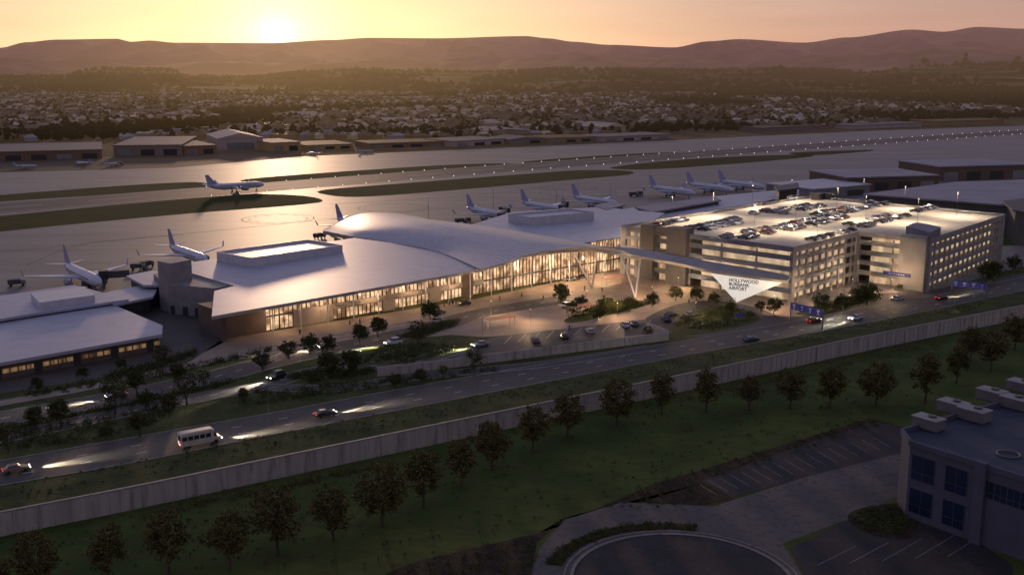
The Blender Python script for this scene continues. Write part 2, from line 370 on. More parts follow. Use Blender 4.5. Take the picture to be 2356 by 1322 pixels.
sheet('lawn',[(-900,1500),(-900,840),(0,757),(500,690),(1000,640),(1430,600),(1850,560),(2400,500),(3200,520),(3200,800),(3200,1500)],.03,m_lawn)
sheet('road_verge',[(-900,1340),(-900,880),(0,760),(512,700),(1430,620),(2400,560),(3200,560),(2800,640),(2356,735),(1100,1000),(640,1100),(0,1234)],.036,m_verge)
sheet('service_yard',[(-300,905),(-300,830),(60,790),(360,700),(512,700),(520,785),(430,830),(330,852),(0,905)],.042,m_asph)
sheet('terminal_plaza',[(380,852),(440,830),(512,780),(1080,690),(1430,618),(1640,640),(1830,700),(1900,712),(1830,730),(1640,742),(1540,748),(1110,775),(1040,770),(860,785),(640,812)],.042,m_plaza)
sheet('garage_apron',[(1430,600),(1800,600),(2400,560),(2400,600),(2150,668),(2050,678),(1990,675),(1900,712),(1830,700)],.043,m_conc)
ma,mbb=strip('main_road',[(-400,1130),(0,1060),(300,1007),(620,951),(900,899),(1200,846),(1500,796),(1700,762),(1870,732),(2000,705),(2200,670),(2356,637),(2700,570)],
 [(-400,1192),(0,1117),(300,1065),(700,985),(1180,893),(1500,832),(1720,792),(1900,760),(2100,722),(2356,668),(2700,598)],.052,m_asph,90)
for fr in (.36,.68): dashes([a.lerp(b,fr) for a,b in zip(ma,mbb)],.062,3,9,.12)
kerb(ma); kerb(mbb)
def road(name,pts,wd,z,mat,N_=50,dash=None,kb=True):
    c=resample(cat([P(x,y) for x,y in pts],8),N_); a=[];b=[]
    for i,p in enumerate(c):
        d=(c[min(i+1,N_)]-c[max(i-1,0)]).normalized(); nr=Vector((-d.y,d.x,0))*wd/2; a.append(p+nr); b.append(p-nr)
    mb=MB(); vs=[]
    for p,q in zip(a,b): vs+=[(p.x,p.y,z),(q.x,q.y,z)]
    mb.add(vs,[(2*i,2*i+1,2*i+3,2*i+2) for i in range(N_)]); tag(mb.build(name,mat),kind='structure')
    if dash: dashes(c,z+.01,2.5,5,.12)
    if kb: kerb(a); kerb(b)
    return c
road('footpath',[(-300,985),(0,928),(200,892),(420,845),(620,803),(800,770),(1000,735)],4,.046,m_plaza)
frontage=road('frontage_road',[(-300,1020),(0,963),(270,915),(480,870),(650,826),(850,785),(1000,752),(1100,722),(1300,688)],10,.056,m_asph,dash=1)
road('arrivals_road',[(-300,1065),(0,1008),(240,958),(450,916),(600,888),(690,862),(800,842),(930,838),(1050,805)],6.5,.06,m_asph,dash=1)
road('slip_road',[(590,890),(680,893),(780,893),(880,878),(1000,862),(1250,838),(1500,800)],5,.064,m_asph)
sheet('short_stay_car_park',[(1030,822),(1130,776),(1480,735),(1560,728),(1590,742),(1538,768),(1300,790),(1100,822)],.068,m_asph)
sheet('turning_road',[(1480,738),(1560,700),(1650,692),(1740,708),(1790,727),(1800,742),(1770,758),(1690,768),(1600,775),(1540,765)],.072,m_asph,smooth=5)
sheet('planted_island',[(1545,752),(1580,722),(1660,705),(1730,718),(1748,733),(1720,748),(1640,765),(1560,772)],.09,m_verge,smooth=5)
sheet('garage_exit_road',[(1780,730),(1900,725),(1980,700),(2030,676),(2200,660),(2356,628),(2356,645),(2200,680),(2010,712),(1870,745),(1770,758)],.076,m_asph)
sheet('planted_island',[(1830,722),(1900,700),(1985,678),(2025,675),(2010,690),(1960,706),(1880,722)],.088,m_verge,smooth=4)
sheet('planted_island',[(1300,735),(1380,700),(1450,690),(1500,698),(1440,715),(1330,742)],.088,m_verge,smooth=4)
sheet('planted_island',[(830,838),(880,800),(960,790),(1060,798),(1040,812),(940,835),(860,840)],.088,m_verge,smooth=4)
sheet('planted_island',[(660,868),(740,850),(850,850),(880,858),(830,876),(720,882)],.088,m_verge,smooth=4)
sheet('planted_island',[(915,775),(1010,745),(1060,735),(1040,752),(960,780)],.088,m_verge,smooth=4)
for i in range(11):
    x=1160+i*32; a=P(x,790-(x-1160)*.115); b=P(x+18,772-(x-1160)*.11); dashes([a,a.lerp(b,.5),b],.08,solid=True,w=.07)
sheet('planting_bed',[(780,1360),(960,1290),(1240,1225),(1500,1115),(2000,962),(2060,975),(2000,1000),(1620,1110),(1700,1150),(1560,1170),(1300,1190),(1235,1250),(1215,1360)],.04,m_soil)
sheet('concrete_drive',[(1215,1360),(1240,1262),(1300,1195),(1430,1155),(1560,1160),(1640,1165),(1850,1098),(2060,1045),(2400,1000),(2400,1200),(2090,1130),(1950,1195),(1800,1250),(1870,1360)],.046,m_conc2)
sheet('office_car_park',[(1615,1105),(1960,985),(2020,972),(2100,985),(2200,1030),(2060,1045),(1850,1098),(1690,1142)],.052,m_asph2)
sheet('office_car_park',[(1815,1262),(1950,1195),(2100,1140),(2330,1300),(2330,1400),(1900,1400)],.054,m_asph2)
sheet('planting_bed',[(1950,1190),(1985,1168),(2100,1160),(2110,1225),(2070,1240),(1990,1225)],.066,m_soil,smooth=4)
cc=P(1570,1335)
def ring(r,n=72): return [cc+Vector((math.cos(2*math.pi*i/n)*r,math.sin(2*math.pi*i/n)*r,0)) for i in range(n+1)]
mb=MB(); pr=ring(15.6)[:-1]; mb.add([(p.x,p.y,.06) for p in pr],[tuple(range(len(pr)))]); tag(mb.build('turning_circle',m_asph2),kind='structure')
k2=MB(); kerb(ring(15.8),.5,.15,mk=k2); kerb(ring(16.9),.25,.15,mk=k2); tag(k2.build('kerbs',m_conc),kind='structure')
def arcp(r,a0,a1,n=20): return [cc+Vector((math.cos(math.radians(a0+(a1-a0)*i/n))*r,math.sin(math.radians(a0+(a1-a0)*i/n))*r,0)) for i in range(n+1)]
bedw=arcp(17.6,75,165)+arcp(20.0,165,75)
mb=MB(); mb.add([(p.x,p.y,.062) for p in bedw],[tuple(range(len(bedw)))]); tag(mb.build('planting_bed',m_soil),kind='structure')
bedpx=[proj(p) for p in bedw]
for i in range(17):
    x=1650+i*25; y=1138-(x-1650)*.272; a=P(x,y); b=P(x-45,y-26); dashes([a,a.lerp(b,.5),b],.062,solid=True,w=.05,mk=mark2)
for i in range(5):
    x=1880+i*75; a=P(x,1300-i*5); b=P(x+90,1255-i*8); dashes([a,a.lerp(b,.5),b],.064,solid=True,w=.05,mk=mark2)
tag(mark.build('road_markings',m_paint),kind='structure'); tag(mark2.build('stall_markings',m_paintd),kind='structure'); tag(kerbs.build('kerbs',m_kerb),kind='structure')
# ---------------------------------------------------------------- hills
def hills(name,prof,Yd,Yn,mat,amp,nx=420,ny=56,seed=0,px0=-1800,px1=4200):
    def hp(px):
        if px<=prof[0][0]: return prof[0][1]+16*noise.noise(Vector((px*.004,seed,0)))
        if px>=prof[-1][0]: return prof[-1][1]+16*noise.noise(Vector((px*.004,seed,0)))
        for (x0,y0),(x1,y1) in zip(prof,prof[1:]):
            if x0<=px<=x1:
                t=(px-x0)/(x1-x0); t=t*t*(3-2*t); return y0+(y1-y0)*t
    vs=[]
    for j in range(ny+1):
        t=j/ny*1.15
        for i in range(nx+1):
            px=px0+(px1-px0)*i/nx; top=PY(px,hp(px),Yd)
            Y=Yn+(Yd-Yn)*t; X=top.x*Y/Yd; zc=max(5,top.z)
            s=min(t,1); s=s*s*(3-2*s); s=.35*min(t,1)+.65*s
            if t>1: s=1-(t-1)*1.5
            v=Vector((X*.0011,Y*.0006,seed))
            n1=noise.fractal(v,1,2,6)*.5+(.5-abs(noise.noise(v*2.2)))*1.1+(.5-abs(noise.noise(v*5)))*.4
            z=zc*s+amp*n1*math.sin(math.pi*min(1,t))
            if t<=1: z=min(z,H+(zc-H)*(Y/Yd)-2) if zc>H else min(z,zc)
            vs.append((X,Y,z-3 if j==0 else z))
    W=nx+1
    mb=MB(); mb.add(vs,[(j*W+i,j*W+i+1,(j+1)*W+i+1,(j+1)*W+i) for j in range(ny) for i in range(nx)])
    return tag(mb.build(name,mat,smooth=True),kind='structure')
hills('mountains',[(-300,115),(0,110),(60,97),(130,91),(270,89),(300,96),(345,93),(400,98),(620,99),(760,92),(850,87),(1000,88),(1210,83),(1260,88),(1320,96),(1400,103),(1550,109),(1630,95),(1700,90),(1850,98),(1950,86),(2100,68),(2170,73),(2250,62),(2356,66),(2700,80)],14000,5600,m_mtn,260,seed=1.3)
hills('hills',[(-300,140),(0,132),(200,138),(330,150),(500,140),(700,146),(900,135),(1100,142),(1300,125),(1450,132),(1700,140),(2000,118),(2200,108),(2356,112),(2700,110)],9000,4600,m_hill,110,seed=5.1)
fo=hills('foothills',[(-300,180),(0,176),(165,175),(180,164),(240,160),(390,161),(430,176),(560,178),(700,168),(860,158),(950,164),(1100,168),(1300,160),(1600,163),(1800,160),(2000,166),(2100,155),(2356,146),(2700,140)],4600,2750,m_foot,26,seed=9.7)
def interp(tab,x):
    if x<=tab[0][0]: return tab[0][1]
    for (a,b),(c,d) in zip(tab,tab[1:]):
        if x<=c: return b+(d-b)*(x-a)/(c-a)
    return tab[-1][1]
ico=[(0,0,1)]+[(math.cos(k*1.2566)*.894,math.sin(k*1.2566)*.894,.447) for k in range(5)]+[(math.cos(k*1.2566+.628)*.894,math.sin(k*1.2566+.628)*.894,-.447) for k in range(5)]+[(0,0,-1)]
icf=[(0,1+k,1+(k+1)%5) for k in range(5)]+[(1+k,6+k,1+(k+1)%5) for k in range(5)]+[(1+(k+1)%5,6+k,6+(k+1)%5) for k in range(5)]+[(11,6+(k+1)%5,6+k) for k in range(5)]
def blob(mb,x,y,z,r,h):
    mb.add([(x+v[0]*r*random.uniform(.7,1.25),y+v[1]*r*random.uniform(.7,1.25),z+h*.5+v[2]*h*.55*random.uniform(.75,1.2)) for v in ico],icf)
near_t=[(-200,330),(0,326),(600,318),(1000,322),(1500,308),(1900,296),(2356,272),(2600,262)]
far_t=[(-200,206),(0,206),(1200,209),(1500,216),(2000,238),(2356,256),(2600,262)]
town=[]; wood=MB()
def inb(X,Y):
    px,py=proj((X,Y,0)); return -150<px<2520 and interp(far_t,px)<py<interp(near_t,px)
while len(town)<8200:
    Y=random.uniform(900,2950); X=Y*random.uniform(-.53,.53)
    if noise.noise(Vector((X*.004,Y*.003,2)))<-.2: continue
    if inb(X,Y): town.append((Y,X))
town.sort()
n=0
while n<13500:
    Y=random.uniform(900,3000); X=Y*random.uniform(-.53,.53)
    px,py=proj((X,Y,0))
    if py>interp(near_t,px)-1 : continue
    if Y<1100 and random.random()<.3: continue
    r=random.uniform(2.4,5.6); blob(wood,X,Y,0,r,random.uniform(4.5,10.5)); n+=1
tag(wood.build('town_trees',m_farwood),'dark mass of trees between the houses of the town','trees',kind='stuff')
bpy.context.view_layer.update()
w2=MB(); n=0
while n<5200:
    Y=random.uniform(2750,4650); X=Y*random.uniform(-.53,.53)
    if noise.noise(Vector((X*.003,Y*.0015,7)))<.05+random.uniform(-.35,.2): n+=.2; continue
    hit,loc,nr,idx=fo.ray_cast(Vector((X,Y,2000))-fo.location,Vector((0,0,-1)))
    z=loc.z+fo.location.z if hit else 0
    r=random.uniform(4,11); blob(w2,X,Y,z,r,random.uniform(6,14)); n+=1
for (px,py,hh) in ((2130,156,36),(2150,160,26),(2225,152,44),(2205,158,24),(2240,156,28),(2340,150,30),(1800,164,22),(1785,166,18),(708,172,18),(2090,166,20)):
    d=PY(px,py,4300)
    for k in range(8): blob(w2,d.x+random.uniform(-14,14),4300,d.z-8+random.uniform(0,hh),random.uniform(6,12),random.uniform(10,20))
tag(w2.build('hillside_wood',m_hillwood),'dark woodland covering the foothills beyond the town','trees',kind='stuff')
def house_mesh(kind):
    mb=MB()
    mb.prism([(-7,-5),(7,-5),(7,5),(-7,5)],0,3.4)
    if kind==0: mb.add([(-7.6,-5.6,3.3),(7.6,-5.6,3.3),(7.6,5.6,3.3),(-7.6,5.6,3.3),(-7.6,0,5.6),(7.6,0,5.6)],[(0,1,5,4),(2,3,4,5),(0,4,3),(1,2,5),(0,3,2,1)])
    elif kind==1: mb.add([(-7.6,-5.6,3.3),(7.6,-5.6,3.3),(7.6,5.6,3.3),(-7.6,5.6,3.3),(-3,0,5.8),(3,0,5.8)],[(0,1,5,4),(2,3,4,5),(0,4,3),(1,2,5),(0,3,2,1)])
    else: mb.prism([(-7.2,-5.2),(7.2,-5.2),(7.2,5.2),(-7.2,5.2)],3.45,4.0)
    return mb
hp_=[]
for k in range(6):
    o=house_mesh(k%3).build('house',hm[[1,1,2,0,4,1][k]],org=Vector((0,0,0)))
    tag(o,['small dark gabled house in the town beyond the airfield','small dark hipped roof house in the town beyond the airfield','small tan flat roofed house in the town beyond the airfield','small pale gabled house in the town beyond the airfield','bright white hipped roof house in the town beyond the airfield','small dark flat roofed house in the town beyond the airfield'][k],'house','houses of the town beyond the airfield')
    hp_.append(o)
rz_=math.radians(36)
for i,(Y,X) in enumerate(town[:300]):
    k=random.choice((0,0,1,1,2,2,3,4,5)); sc=random.uniform(.65,1.2)
    rz=rz_+random.choice((0,math.pi/2))+random.uniform(-.08,.08)
    if i<6: o=hp_[i]; o.location=(X,Y,0); o.rotation_euler=(0,0,rz); o.scale=(sc,sc,1.1)
    else: dup(hp_[k],(X,Y,0),rz,(sc,sc,1.1))
st=[MB() for _ in range(3)]
for (Y,X) in town[300:]:
    base=house_mesh(random.randrange(3)); sc=random.uniform(.5,1.0) if random.random()<.96 else random.uniform(1.6,3.2)
    a=rz_+random.choice((0,math.pi/2)); c,s=math.cos(a)*sc,math.sin(a)*sc; zs=random.uniform(1.0,1.9)
    st[random.choice((0,0,1,1,1,1,2,2))].add([(X+v[0]*c-v[1]*s,Y+v[0]*s+v[1]*c,v[2]*zs) for v in base.v],base.f)
for q,m in zip(st,(hm[0],hm[1],hm[2])): tag(q.build('distant_houses',m),'distant low houses filling the town towards the hills','houses',kind='stuff')
# ---------------------------------------------------------------- block buildings
def gbox(name,label,catg,A,B,depth,h,wm_,rmt,roof='flat',bays=0,group=None):
    a=P(*A); b=P(*B); d=(b-a).normalized(); nr=Vector((-d.y,d.x,0))
    if nr.y<0: nr=-nr
    t=thing(name,label,catg,(a+b)/2,group)
    c,e=b+nr*depth,a+nr*depth
    MB().prism([a,b,c,e],0,h).build('wall',wm_,t)
    g=.6
    A2,B2,C2,D2=a-d*g-nr*g,b+d*g-nr*g,c+d*g+nr*g,e-d*g+nr*g
    r=MB()
    if roof=='flat': r.prism([A2,B2,C2,D2],h+.003,h+.7)
    else:
        m1=(A2+B2)/2; m2=(C2+D2)/2; rh=h+roof
        r.add([(*A2.xy,h),(*B2.xy,h),(*C2.xy,h),(*D2.xy,h),(*m1.xy,rh),(*m2.xy,rh)],[(0,4,5,3),(1,2,5,4),(0,1,4),(2,3,5),(0,3,2,1)])
    r.build('roof',rmt,t)
    L_=(b-a).length
    for i in range(bays):
        p=a+d*(L_*(i+.5)/bays)-nr*.06; MB().obox(p,d,L_/bays*.3,.05,0.05,h*.62).build('door',m_dark if i%3 else m_wallp,t)
    return t
G=gbox
G('warehouse','long low brown warehouse at the far left edge of the airfield','warehouse',(-60,372),(235,364),90,6.5,hm[3],hm[5],bays=5)
G('warehouse','pale long warehouse behind the brown one, left of the white hangar','warehouse',(262,359),(418,357),110,8,hm[5],hm[5],bays=3)
G('warehouse','brown walled shed directly left of the white gabled hangar','warehouse',(424,356),(498,353),60,6.5,hm[3],hm[5],bays=2)
G('hangar','big white gabled aircraft hangar beyond the far apron','hangar',(502,346),(606,343),70,10,hm[4],hm[4],roof=4.5,bays=1)
G('warehouse','beige block with a dark door just right of the white hangar','warehouse',(625,349),(692,346),50,7,hm[2],hm[5],bays=2)
G('warehouse','low pale shed among trees right of the beige block','warehouse',(705,345),(812,341),50,3.5,hm[2],hm[1],bays=3)
G('warehouse','long brown low shed beyond the middle of the far apron','warehouse',(850,342),(1022,336),40,4,hm[3],hm[1],bays=4)
G('warehouse','pale flat roofed warehouse right of the long brown shed','warehouse',(1045,338),(1160,331),45,4.5,hm[4],hm[5],bays=3)
G('warehouse','blue grey low hall in the middle of the far warehouse row','warehouse',(1172,332),(1250,329),40,4.5,hm[5],hm[5],roof=2,bays=2)
G('warehouse','beige low hall behind the apron right of the blue grey one','warehouse',(1262,329),(1365,325),40,4,hm[2],hm[1],bays=3)
G('warehouse','long white low building at the right of the far warehouse row','warehouse',(1385,326),(1545,319),40,4,hm[4],hm[5],bays=4)
G('warehouse','white shed standing behind the far warehouse row','warehouse',(1110,316),(1230,314),60,6,hm[4],hm[5],roof=2)
G('warehouse','grey shed on the far airfield edge toward the right','warehouse',(1750,304),(1900,297),40,4,hm[5],hm[1])
G('warehouse','wide pale shed on the far airfield edge near the runway end','warehouse',(1960,298),(2120,291),40,4,hm[4],hm[5])
G('warehouse','pale shed furthest right on the far airfield edge','warehouse',(2150,290),(2310,285),40,5,hm[2],hm[1])
G('warehouse','grey brown block behind the garage, left of the tallest one','building',(1948,440),(2158,434),45,7.5,hm[3],m_roofg,bays=4)
G('warehouse','tall brown block behind the garage at the right edge','building',(2160,416),(2370,410),45,8.5,hm[3],m_roofg,bays=4)
G('warehouse','low grey block between the concourse and the garage','building',(1870,458),(2000,446),35,5,m_wallp,m_roof,bays=2)
def polyb(name,label,catg,top,z,wm_,rmt,th=.7,ins=1.2,z0=0,group=None):
    pts=[P(x,y,z) for x,y in top]; c=sum(pts,Vector())/len(pts); t=thing(name,label,catg,(c.x,c.y,z0),group)
    MB().prism(inset(pts,ins),z0,z-th-.003).build('wall',wm_,t); MB().prism(pts,z-th,z).build('roof',rmt,t)
    return t
polyb('hangar','large dark flat roofed hangar behind the garage at the right','hangar',[(1985,446),(2200,418),(2356,413),(2600,430),(2620,500),(2330,472)],13,m_gard,m_roofg)
polyb('building','dark blue grey building cut by the right edge beside the garage','building',[(2306,462),(2360,455),(2600,480),(2600,530),(2330,482)],14,m_gard,m_gard)
# ---------------------------------------------------------------- office building
Z=13.0
ob=[P(2076,985,Z),P(2095,1012,Z),P(2250,1060,Z),P(2520,1145,Z),P(2900,950,Z),P(2460,880,Z)]
t=thing('office_building','blue grey office block with dark blue windows in the bottom right corner','building',(ob[2].x,ob[2].y,0))
m_off=M('office_wall',(.095,.10,.14),(.08,.085,.12),.3,rough=.85,spec=.15)
m_unit=M('air_unit_casing',(.15,.145,.155),(.115,.11,.12),.5)
MB().prism(ob,0,Z-.9).build('wall',m_off,t)
mb=MB()
for a,b in zip(ob,ob[1:]+ob[:1]): mb.wall(a,b,.5,Z-.897,Z)
mb.build('parapet',m_off,t)
MB().prism(inset(ob,.3),Z-.895,Z-.8).build('roof',M('office_roof',(.04,.05,.075),(.055,.06,.085),.2,spec=.15),t)
def winrow(a,b,s0,s1,z0,z1,t_,mat):
    a=Vector((a.x,a.y,0)); b=Vector((b.x,b.y,0)); d=(b-a).normalized(); nr=Vector((d.y,-d.x,0)); L_=(b-a).length
    p=a+d*(L_*(s0+s1)/2)+nr*.02; hw=L_*(s1-s0)/2
    o=MB().obox(p,d,hw,.06,z0,z1).build('window',mat,t_)
    f=MB()
    for k in (-1,0,1): f.obox(p+d*hw*k+nr*.05,d,.035,.04,z0,z1)
    f.obox(p+nr*.07,d,hw,.03,z0+(z1-z0)*.33-.03,z0+(z1-z0)*.33+.03)
    f.build('frame',m_gard,o)
for (s0,s1) in ((.05,.40),(.56,.88)):
    for (z0,z1) in ((1.2,5.2),(6.8,10.8)): winrow(ob[1],ob[2],s0,s1,z0,z1,t,m_blueglass)
for k in range(8): winrow(ob[2],ob[3],.06+k*.1155,.06+k*.1155+.112,7.8,10.4,t,m_blueglass)
pl=MB(); d_=(ob[3]-ob[2]).normalized(); pl.obox(ob[2]+d_*.6-Vector((0,.3,0)),d_,.9,.5,0,Z+.2); pl.build('pilaster',m_off,t)
d_=(ob[2]-ob[1]).normalized()
hv=thing('roof_air_unit','grey air handling unit furthest left on the office roof','air conditioner',P(2135,985,Z-.8),'air units on the office roof')
MB().obox(Vector(ORG[hv.name]),d_,2.3,1.4,Z-.6,Z+1.1).build('casing',m_unit,hv)
MB().obox(ORG[hv.name],d_,2.42,1.52,Z+1.1,Z+1.25).build('lid',m_wallp,hv)
MB().obox(ORG[hv.name],d_,2.2,1.2,Z-.8,Z-.6).build('base_rail',m_dark,hv)
mb=MB(); mb.tube(ORG[hv.name]+Vector((.6,0,2.05)),ORG[hv.name]+Vector((.6,0,2.3)),.7,.7,12); mb.build('fan',m_dark,hv)
for i,(x,y,s,lb) in enumerate(((2192,948,1.0,'second air unit from the left along the back of the office roof'),(2240,966,1.05,'wide grey air unit in the front row on the office roof'),(2280,920,1.0,'air unit in the back row on the office roof, third from left'),(2335,938,1.0,'air unit near the right frame edge, front row of the office roof'),(2350,900,1.0,'furthest air unit at the right edge on the office roof'))):
    dup(hv,P(x,y,Z-.8),0,s,lb)
rg=MB(); c=P(2320,1045,Z-.7)
for k in range(24):
    a0,a1=2*math.pi*k/24,2*math.pi*(k+1)/24
    rg.tube(c+Vector((math.cos(a0)*1.7,math.sin(a0)*1.7,.1)),c+Vector((math.cos(a1)*1.7,math.sin(a1)*1.7,.1)),.16,.16,6,False)
tag(rg.build('roof_ring',m_unit),'round raised ring lying on the office roof','roof ring')
# ---------------------------------------------------------------- boundary wall
wl=[P(x,y) for x,y in ((-500,1335),(0,1233),(320,1168),(640,1099),(1100,1000),(1700,872),(2000,805),(2356,732),(2800,640))]
NW=230
wl=resample(cat(wl,8),NW)
wt=thing('boundary_wall','long pale panelled concrete wall running between lawn and main road','wall',wl[30])
a=MB(); b=MB(); ww=MB()
for i,(p,q) in enumerate(zip(wl,wl[1:])):
    d=(q-p).normalized(); ww.wall(p,q-d*.05,.35,0,3.85)
    b.wall(p,q,.55,3.853,4.05)
for i,p in enumerate(wl):
    q=wl[min(i+1,NW)]; d=(q-p) if i<NW else (p-wl[i-1])
    a.obox(p,d,.14,.29,0,3.85)
ww.build('panelling',m_wall,wt); b.build('coping',m_kerb,wt); o=a.build('posts',m_wall,wt); o['kind']='stuff'
for pts,lb,hh in (([(868,866),(960,856),(1160,830),(1400,800),(1538,782)],'low pale retaining wall along the slip road below the car park',2.3),([(1538,782),(1520,772),(1488,760)],'short end of the low wall turning back beside the planted island',2.3),([(1090,832),(1200,815),(1480,778)],'inner low wall between car park and sunken slip road',1.0)):
    l=resample(cat([P(*q) for q in pts],6),24); mb=MB()
    for p,q in zip(l,l[1:]): mb.wall(p,q,.3,0,hh)
    tag(mb.build('retaining_wall',m_wall),lb,'wall')
# ---------------------------------------------------------------- terminal
T=thing('terminal_building','long white roofed airport terminal with lit glass front and curved shell roof','terminal building',P(760,760))
def Q(x,y,z): return P(x,y,z)
p1,p2,p3=Q(487,728,8.6),Q(1060,628,10.3),Q(440,603,9.8)
pn=(p2-p1).cross(p3-p1).normalized()
def QP(x,y):
    d=ray(x,y); o=Vector((0,0,H)); t=(p1-o).dot(pn)/d.dot(pn); return o+d*t
outl=[(487,728),(1060,628),(1125,616),(1010,580),(900,558),(815,547),(440,603),(440,628),(540,657),(493,669)]
pts=[QP(*q) for q in outl]
MB().prism(pts,[p.z-.7 for p in pts],[p.z for p in pts]).build('flat_roof',m_roof,T)
fr=[QP(487,728),QP(760,680.4),QP(1060,628),Q(1120,615,11),Q(1150,606,11.7),Q(1190,592,12.6),Q(1240,581,13)]
mb=MB()
for p,q in zip(fr,fr[1:]):
    d=(q-p).normalized(); n_=Vector((d.y,-d.x,0))*.12; u1=Vector((0,0,.1)); u2=Vector((0,0,-.8))
    mb.hexa([p+n_+u1,q+n_+u1,q+n_+u2,p+n_+u2],[p-n_+u1,q-n_+u1,q-n_+u2,p-n_+u2])
mb.build('fascia',m_fascia,T)
rows=[[(1105,618,10.9),(1150,607,11.8),(1240,579,13.5),(1345,567,14.2),(1420,573,13.6),(1450,584,12.8)],
 [(1010,579,11.0),(1060,569,12.5),(1130,556,14.0),(1215,549,14.6),(1300,552,13),(1350,560,11)],
 [(900,557,10.9),(935,540,12.8),(975,523,14.5),(1040,516,15.1),(1110,519,13),(1150,525,10.5)],
 [(810,543,10.6),(835,527,12.3),(865,510,13.7),(930,499,14.6),(990,505,13),(1030,513,10.3)],
 [(745,530,9.4),(778,512,11.6),(812,497,13.2),(852,489,13.9),(910,490,13.1),(960,498,10)]]
g=[cat([Q(*q) for q in r],6) for r in rows]
cols=[cat([r[i] for r in g],10) for i in range(len(g[0]))]
nc,nr_=len(cols),len(cols[0]); vs=[];uv=[]
for i,c in enumerate(cols):
    for j,p in enumerate(c): vs.append(p); uv.append((j/(nr_-1)*1.6,i/(nc-1)))
fs=[(i*nr_+j,i*nr_+j+1,(i+1)*nr_+j+1,(i+1)*nr_+j) for i in range(nc-1) for j in range(nr_-1)]
mb=MB(); mb.add(vs,fs); mb.build('shell_roof',m_shell,T,smooth=True,uv=uv)
def rimb(rim,o2,h):
    mb=MB(); o2=Vector(o2); dz=Vector((0,0,-h))
    for p,q in zip(rim,rim[1:]): mb.hexa([p,q,q+dz,p+dz],[p+o2,q+o2,q+o2+dz,p+o2+dz])
    mb.build('shell_rim',m_fascia,T)
rimb([cols[i][-1] for i in range(nc)],(-.3,.5,0),.9); rimb([cols[i][0] for i in range(nc)],(.1,-.3,0),.8); rimb(cols[0],(-.3,-.3,.05),1.4)
MB().prism([P(790,590),P(1010,560),P(1350,622),P(1140,655)],0,9.0).build('hall_wall',m_wallb,T)
rw=[(1080,518),(1180,487),(1380,476),(1530,490),(1478,520),(1432,552),(1350,566),(1230,550)]
pts=[Q(x,y,10.3) for x,y in rw]; MB().prism(pts,9.6,10.3).build('wing_roof',m_roof,T)
MB().prism(inset(pts,5),0,9.2).build('wing_wall',m_wallb,T)
def pent(L_,Nn,R,z,h):
    a,b,c=P(*L_,z),P(*Nn,z),P(*R,z); d=a+c-b; pts=[a,b,c,d]
    mb=MB()
    for p,q in zip(pts,pts[1:]+pts[:1]): mb.wall(p,q,.25,z-.2,z+h)
    mb.build('roof_screen',m_white,T)
    MB().prism(inset(pts,.3),z-.2,z+h-.6).build('plant_deck',m_roof,T)
pent((500,600),(578,615),(788,584),9.8,3.1)
pent((1170,510),(1222,518),(1366,505),10.4,3.2)
MB().prism([P(357,690),P(390,722),P(495,730),P(540,720),P(520,690),P(440,660)],0,8.3).build('end_wall',m_wallp,T)
a,b,c=P(362,600,15),P(392,606,15),P(440,597,15); MB().prism([a,b,c,a+c-b],0,15).build('tower',m_wallp,T)
MB().prism([P(395,722),P(497,732),P(560,720),P(545,690),P(440,668)],0.01,8.9).build('end_block',m_wallp,T)
for x in (400,428,456):
    p=P(x,722+ (x-395)*.1); MB().obox(p-Vector((0,.1,0)),(1,-.1),.8,.15,0,2.6).build('door',m_dark,T)
W0,W1=P(512,781),P(1430,620); WL=(W1-W0).length; wd=(W1-W0).normalized(); wn=Vector((wd.y,-wd.x,0))
nb=36; bw=WL/nb
def topz(s): return 7.6+ (9.5-7.6)*min(1,s/.6)+ (2.2 if s>.68 else 0)
MB().prism([W0-wn*1.2,W1-wn*1.2,W1-wn*14,W0-wn*14],0,7.6).build('core_wall',m_wallb,T)
for i in range(nb):
    s=(i+.5)/nb; c=W0+wd*(i+.5)*bw; tz=topz(s)
    if i<3 or i==19:
        MB().obox(c,wd,bw/2-.02,.2,0,tz).build('wall_panel',m_wallb,T); continue
    tall=(i in (3,4) or i>20)
    cols_=[(.35,tz)] if tall else [(.35,3.3),(4.9,tz-.7)]
    if i in (5,6,7,12,16):
        MB().obox(c,wd,bw/2-.02,.2,0,3.9).build('wall_panel',m_stone,T); cols_=[(4.9,tz-.7)]
    for (z0,z1) in cols_:
        wi=MB().obox(c-wn*.3,wd,bw/2-.1,.05,z0,z1).build('window',m_lit,T)
        f=MB(); nm=3
        for k in range(nm+1): f.obox(c+wd*(-bw/2+bw*k/nm),wd,.05 if 0<k<nm else .16,.14,z0,z1)
        if z1-z0>5: f.obox(c+wn*.01,wd,bw/2,.16,4,4.5)
        f.obox(c+wn*.01,wd,bw/2,.16,z1-.15,z1+.05)
        f.build('frame',m_dark,wi)
    if not tall:
        MB().obox(c+wn*.05,wd,bw/2-.02,.24,3.35,4.85).build('spandrel',m_stone,T)
        MB().obox(c-wn*.1,wd,bw/2,.3,tz-.65,tz+.3).build('spandrel',m_stone,T)
for i in range(3,nb,2):
    c=W0+wd*i*bw+wn*4.2; MB().tube((c.x,c.y,0),(c.x,c.y,topz(i/nb)+.3),.16,.16,8).build('column',m_white,T)
MB().wall(P(512,784),P(512,784)+Vector((0.8,-1.2,0))*1.0,1,0,8).build('corner_pier',m_wallb,T)
for i in range(9):
    c=W0+wd*WL*(.1+.1*i)+wn*3.5; light('POINT',(c.x,c.y,5.5),1000 if i<6 else 1900,(1,.64,.36),.6,T)
def annex(label,top,z,**k): return polyb('annex_building',label,'building',top,z,m_wallb,m_roof,**k)
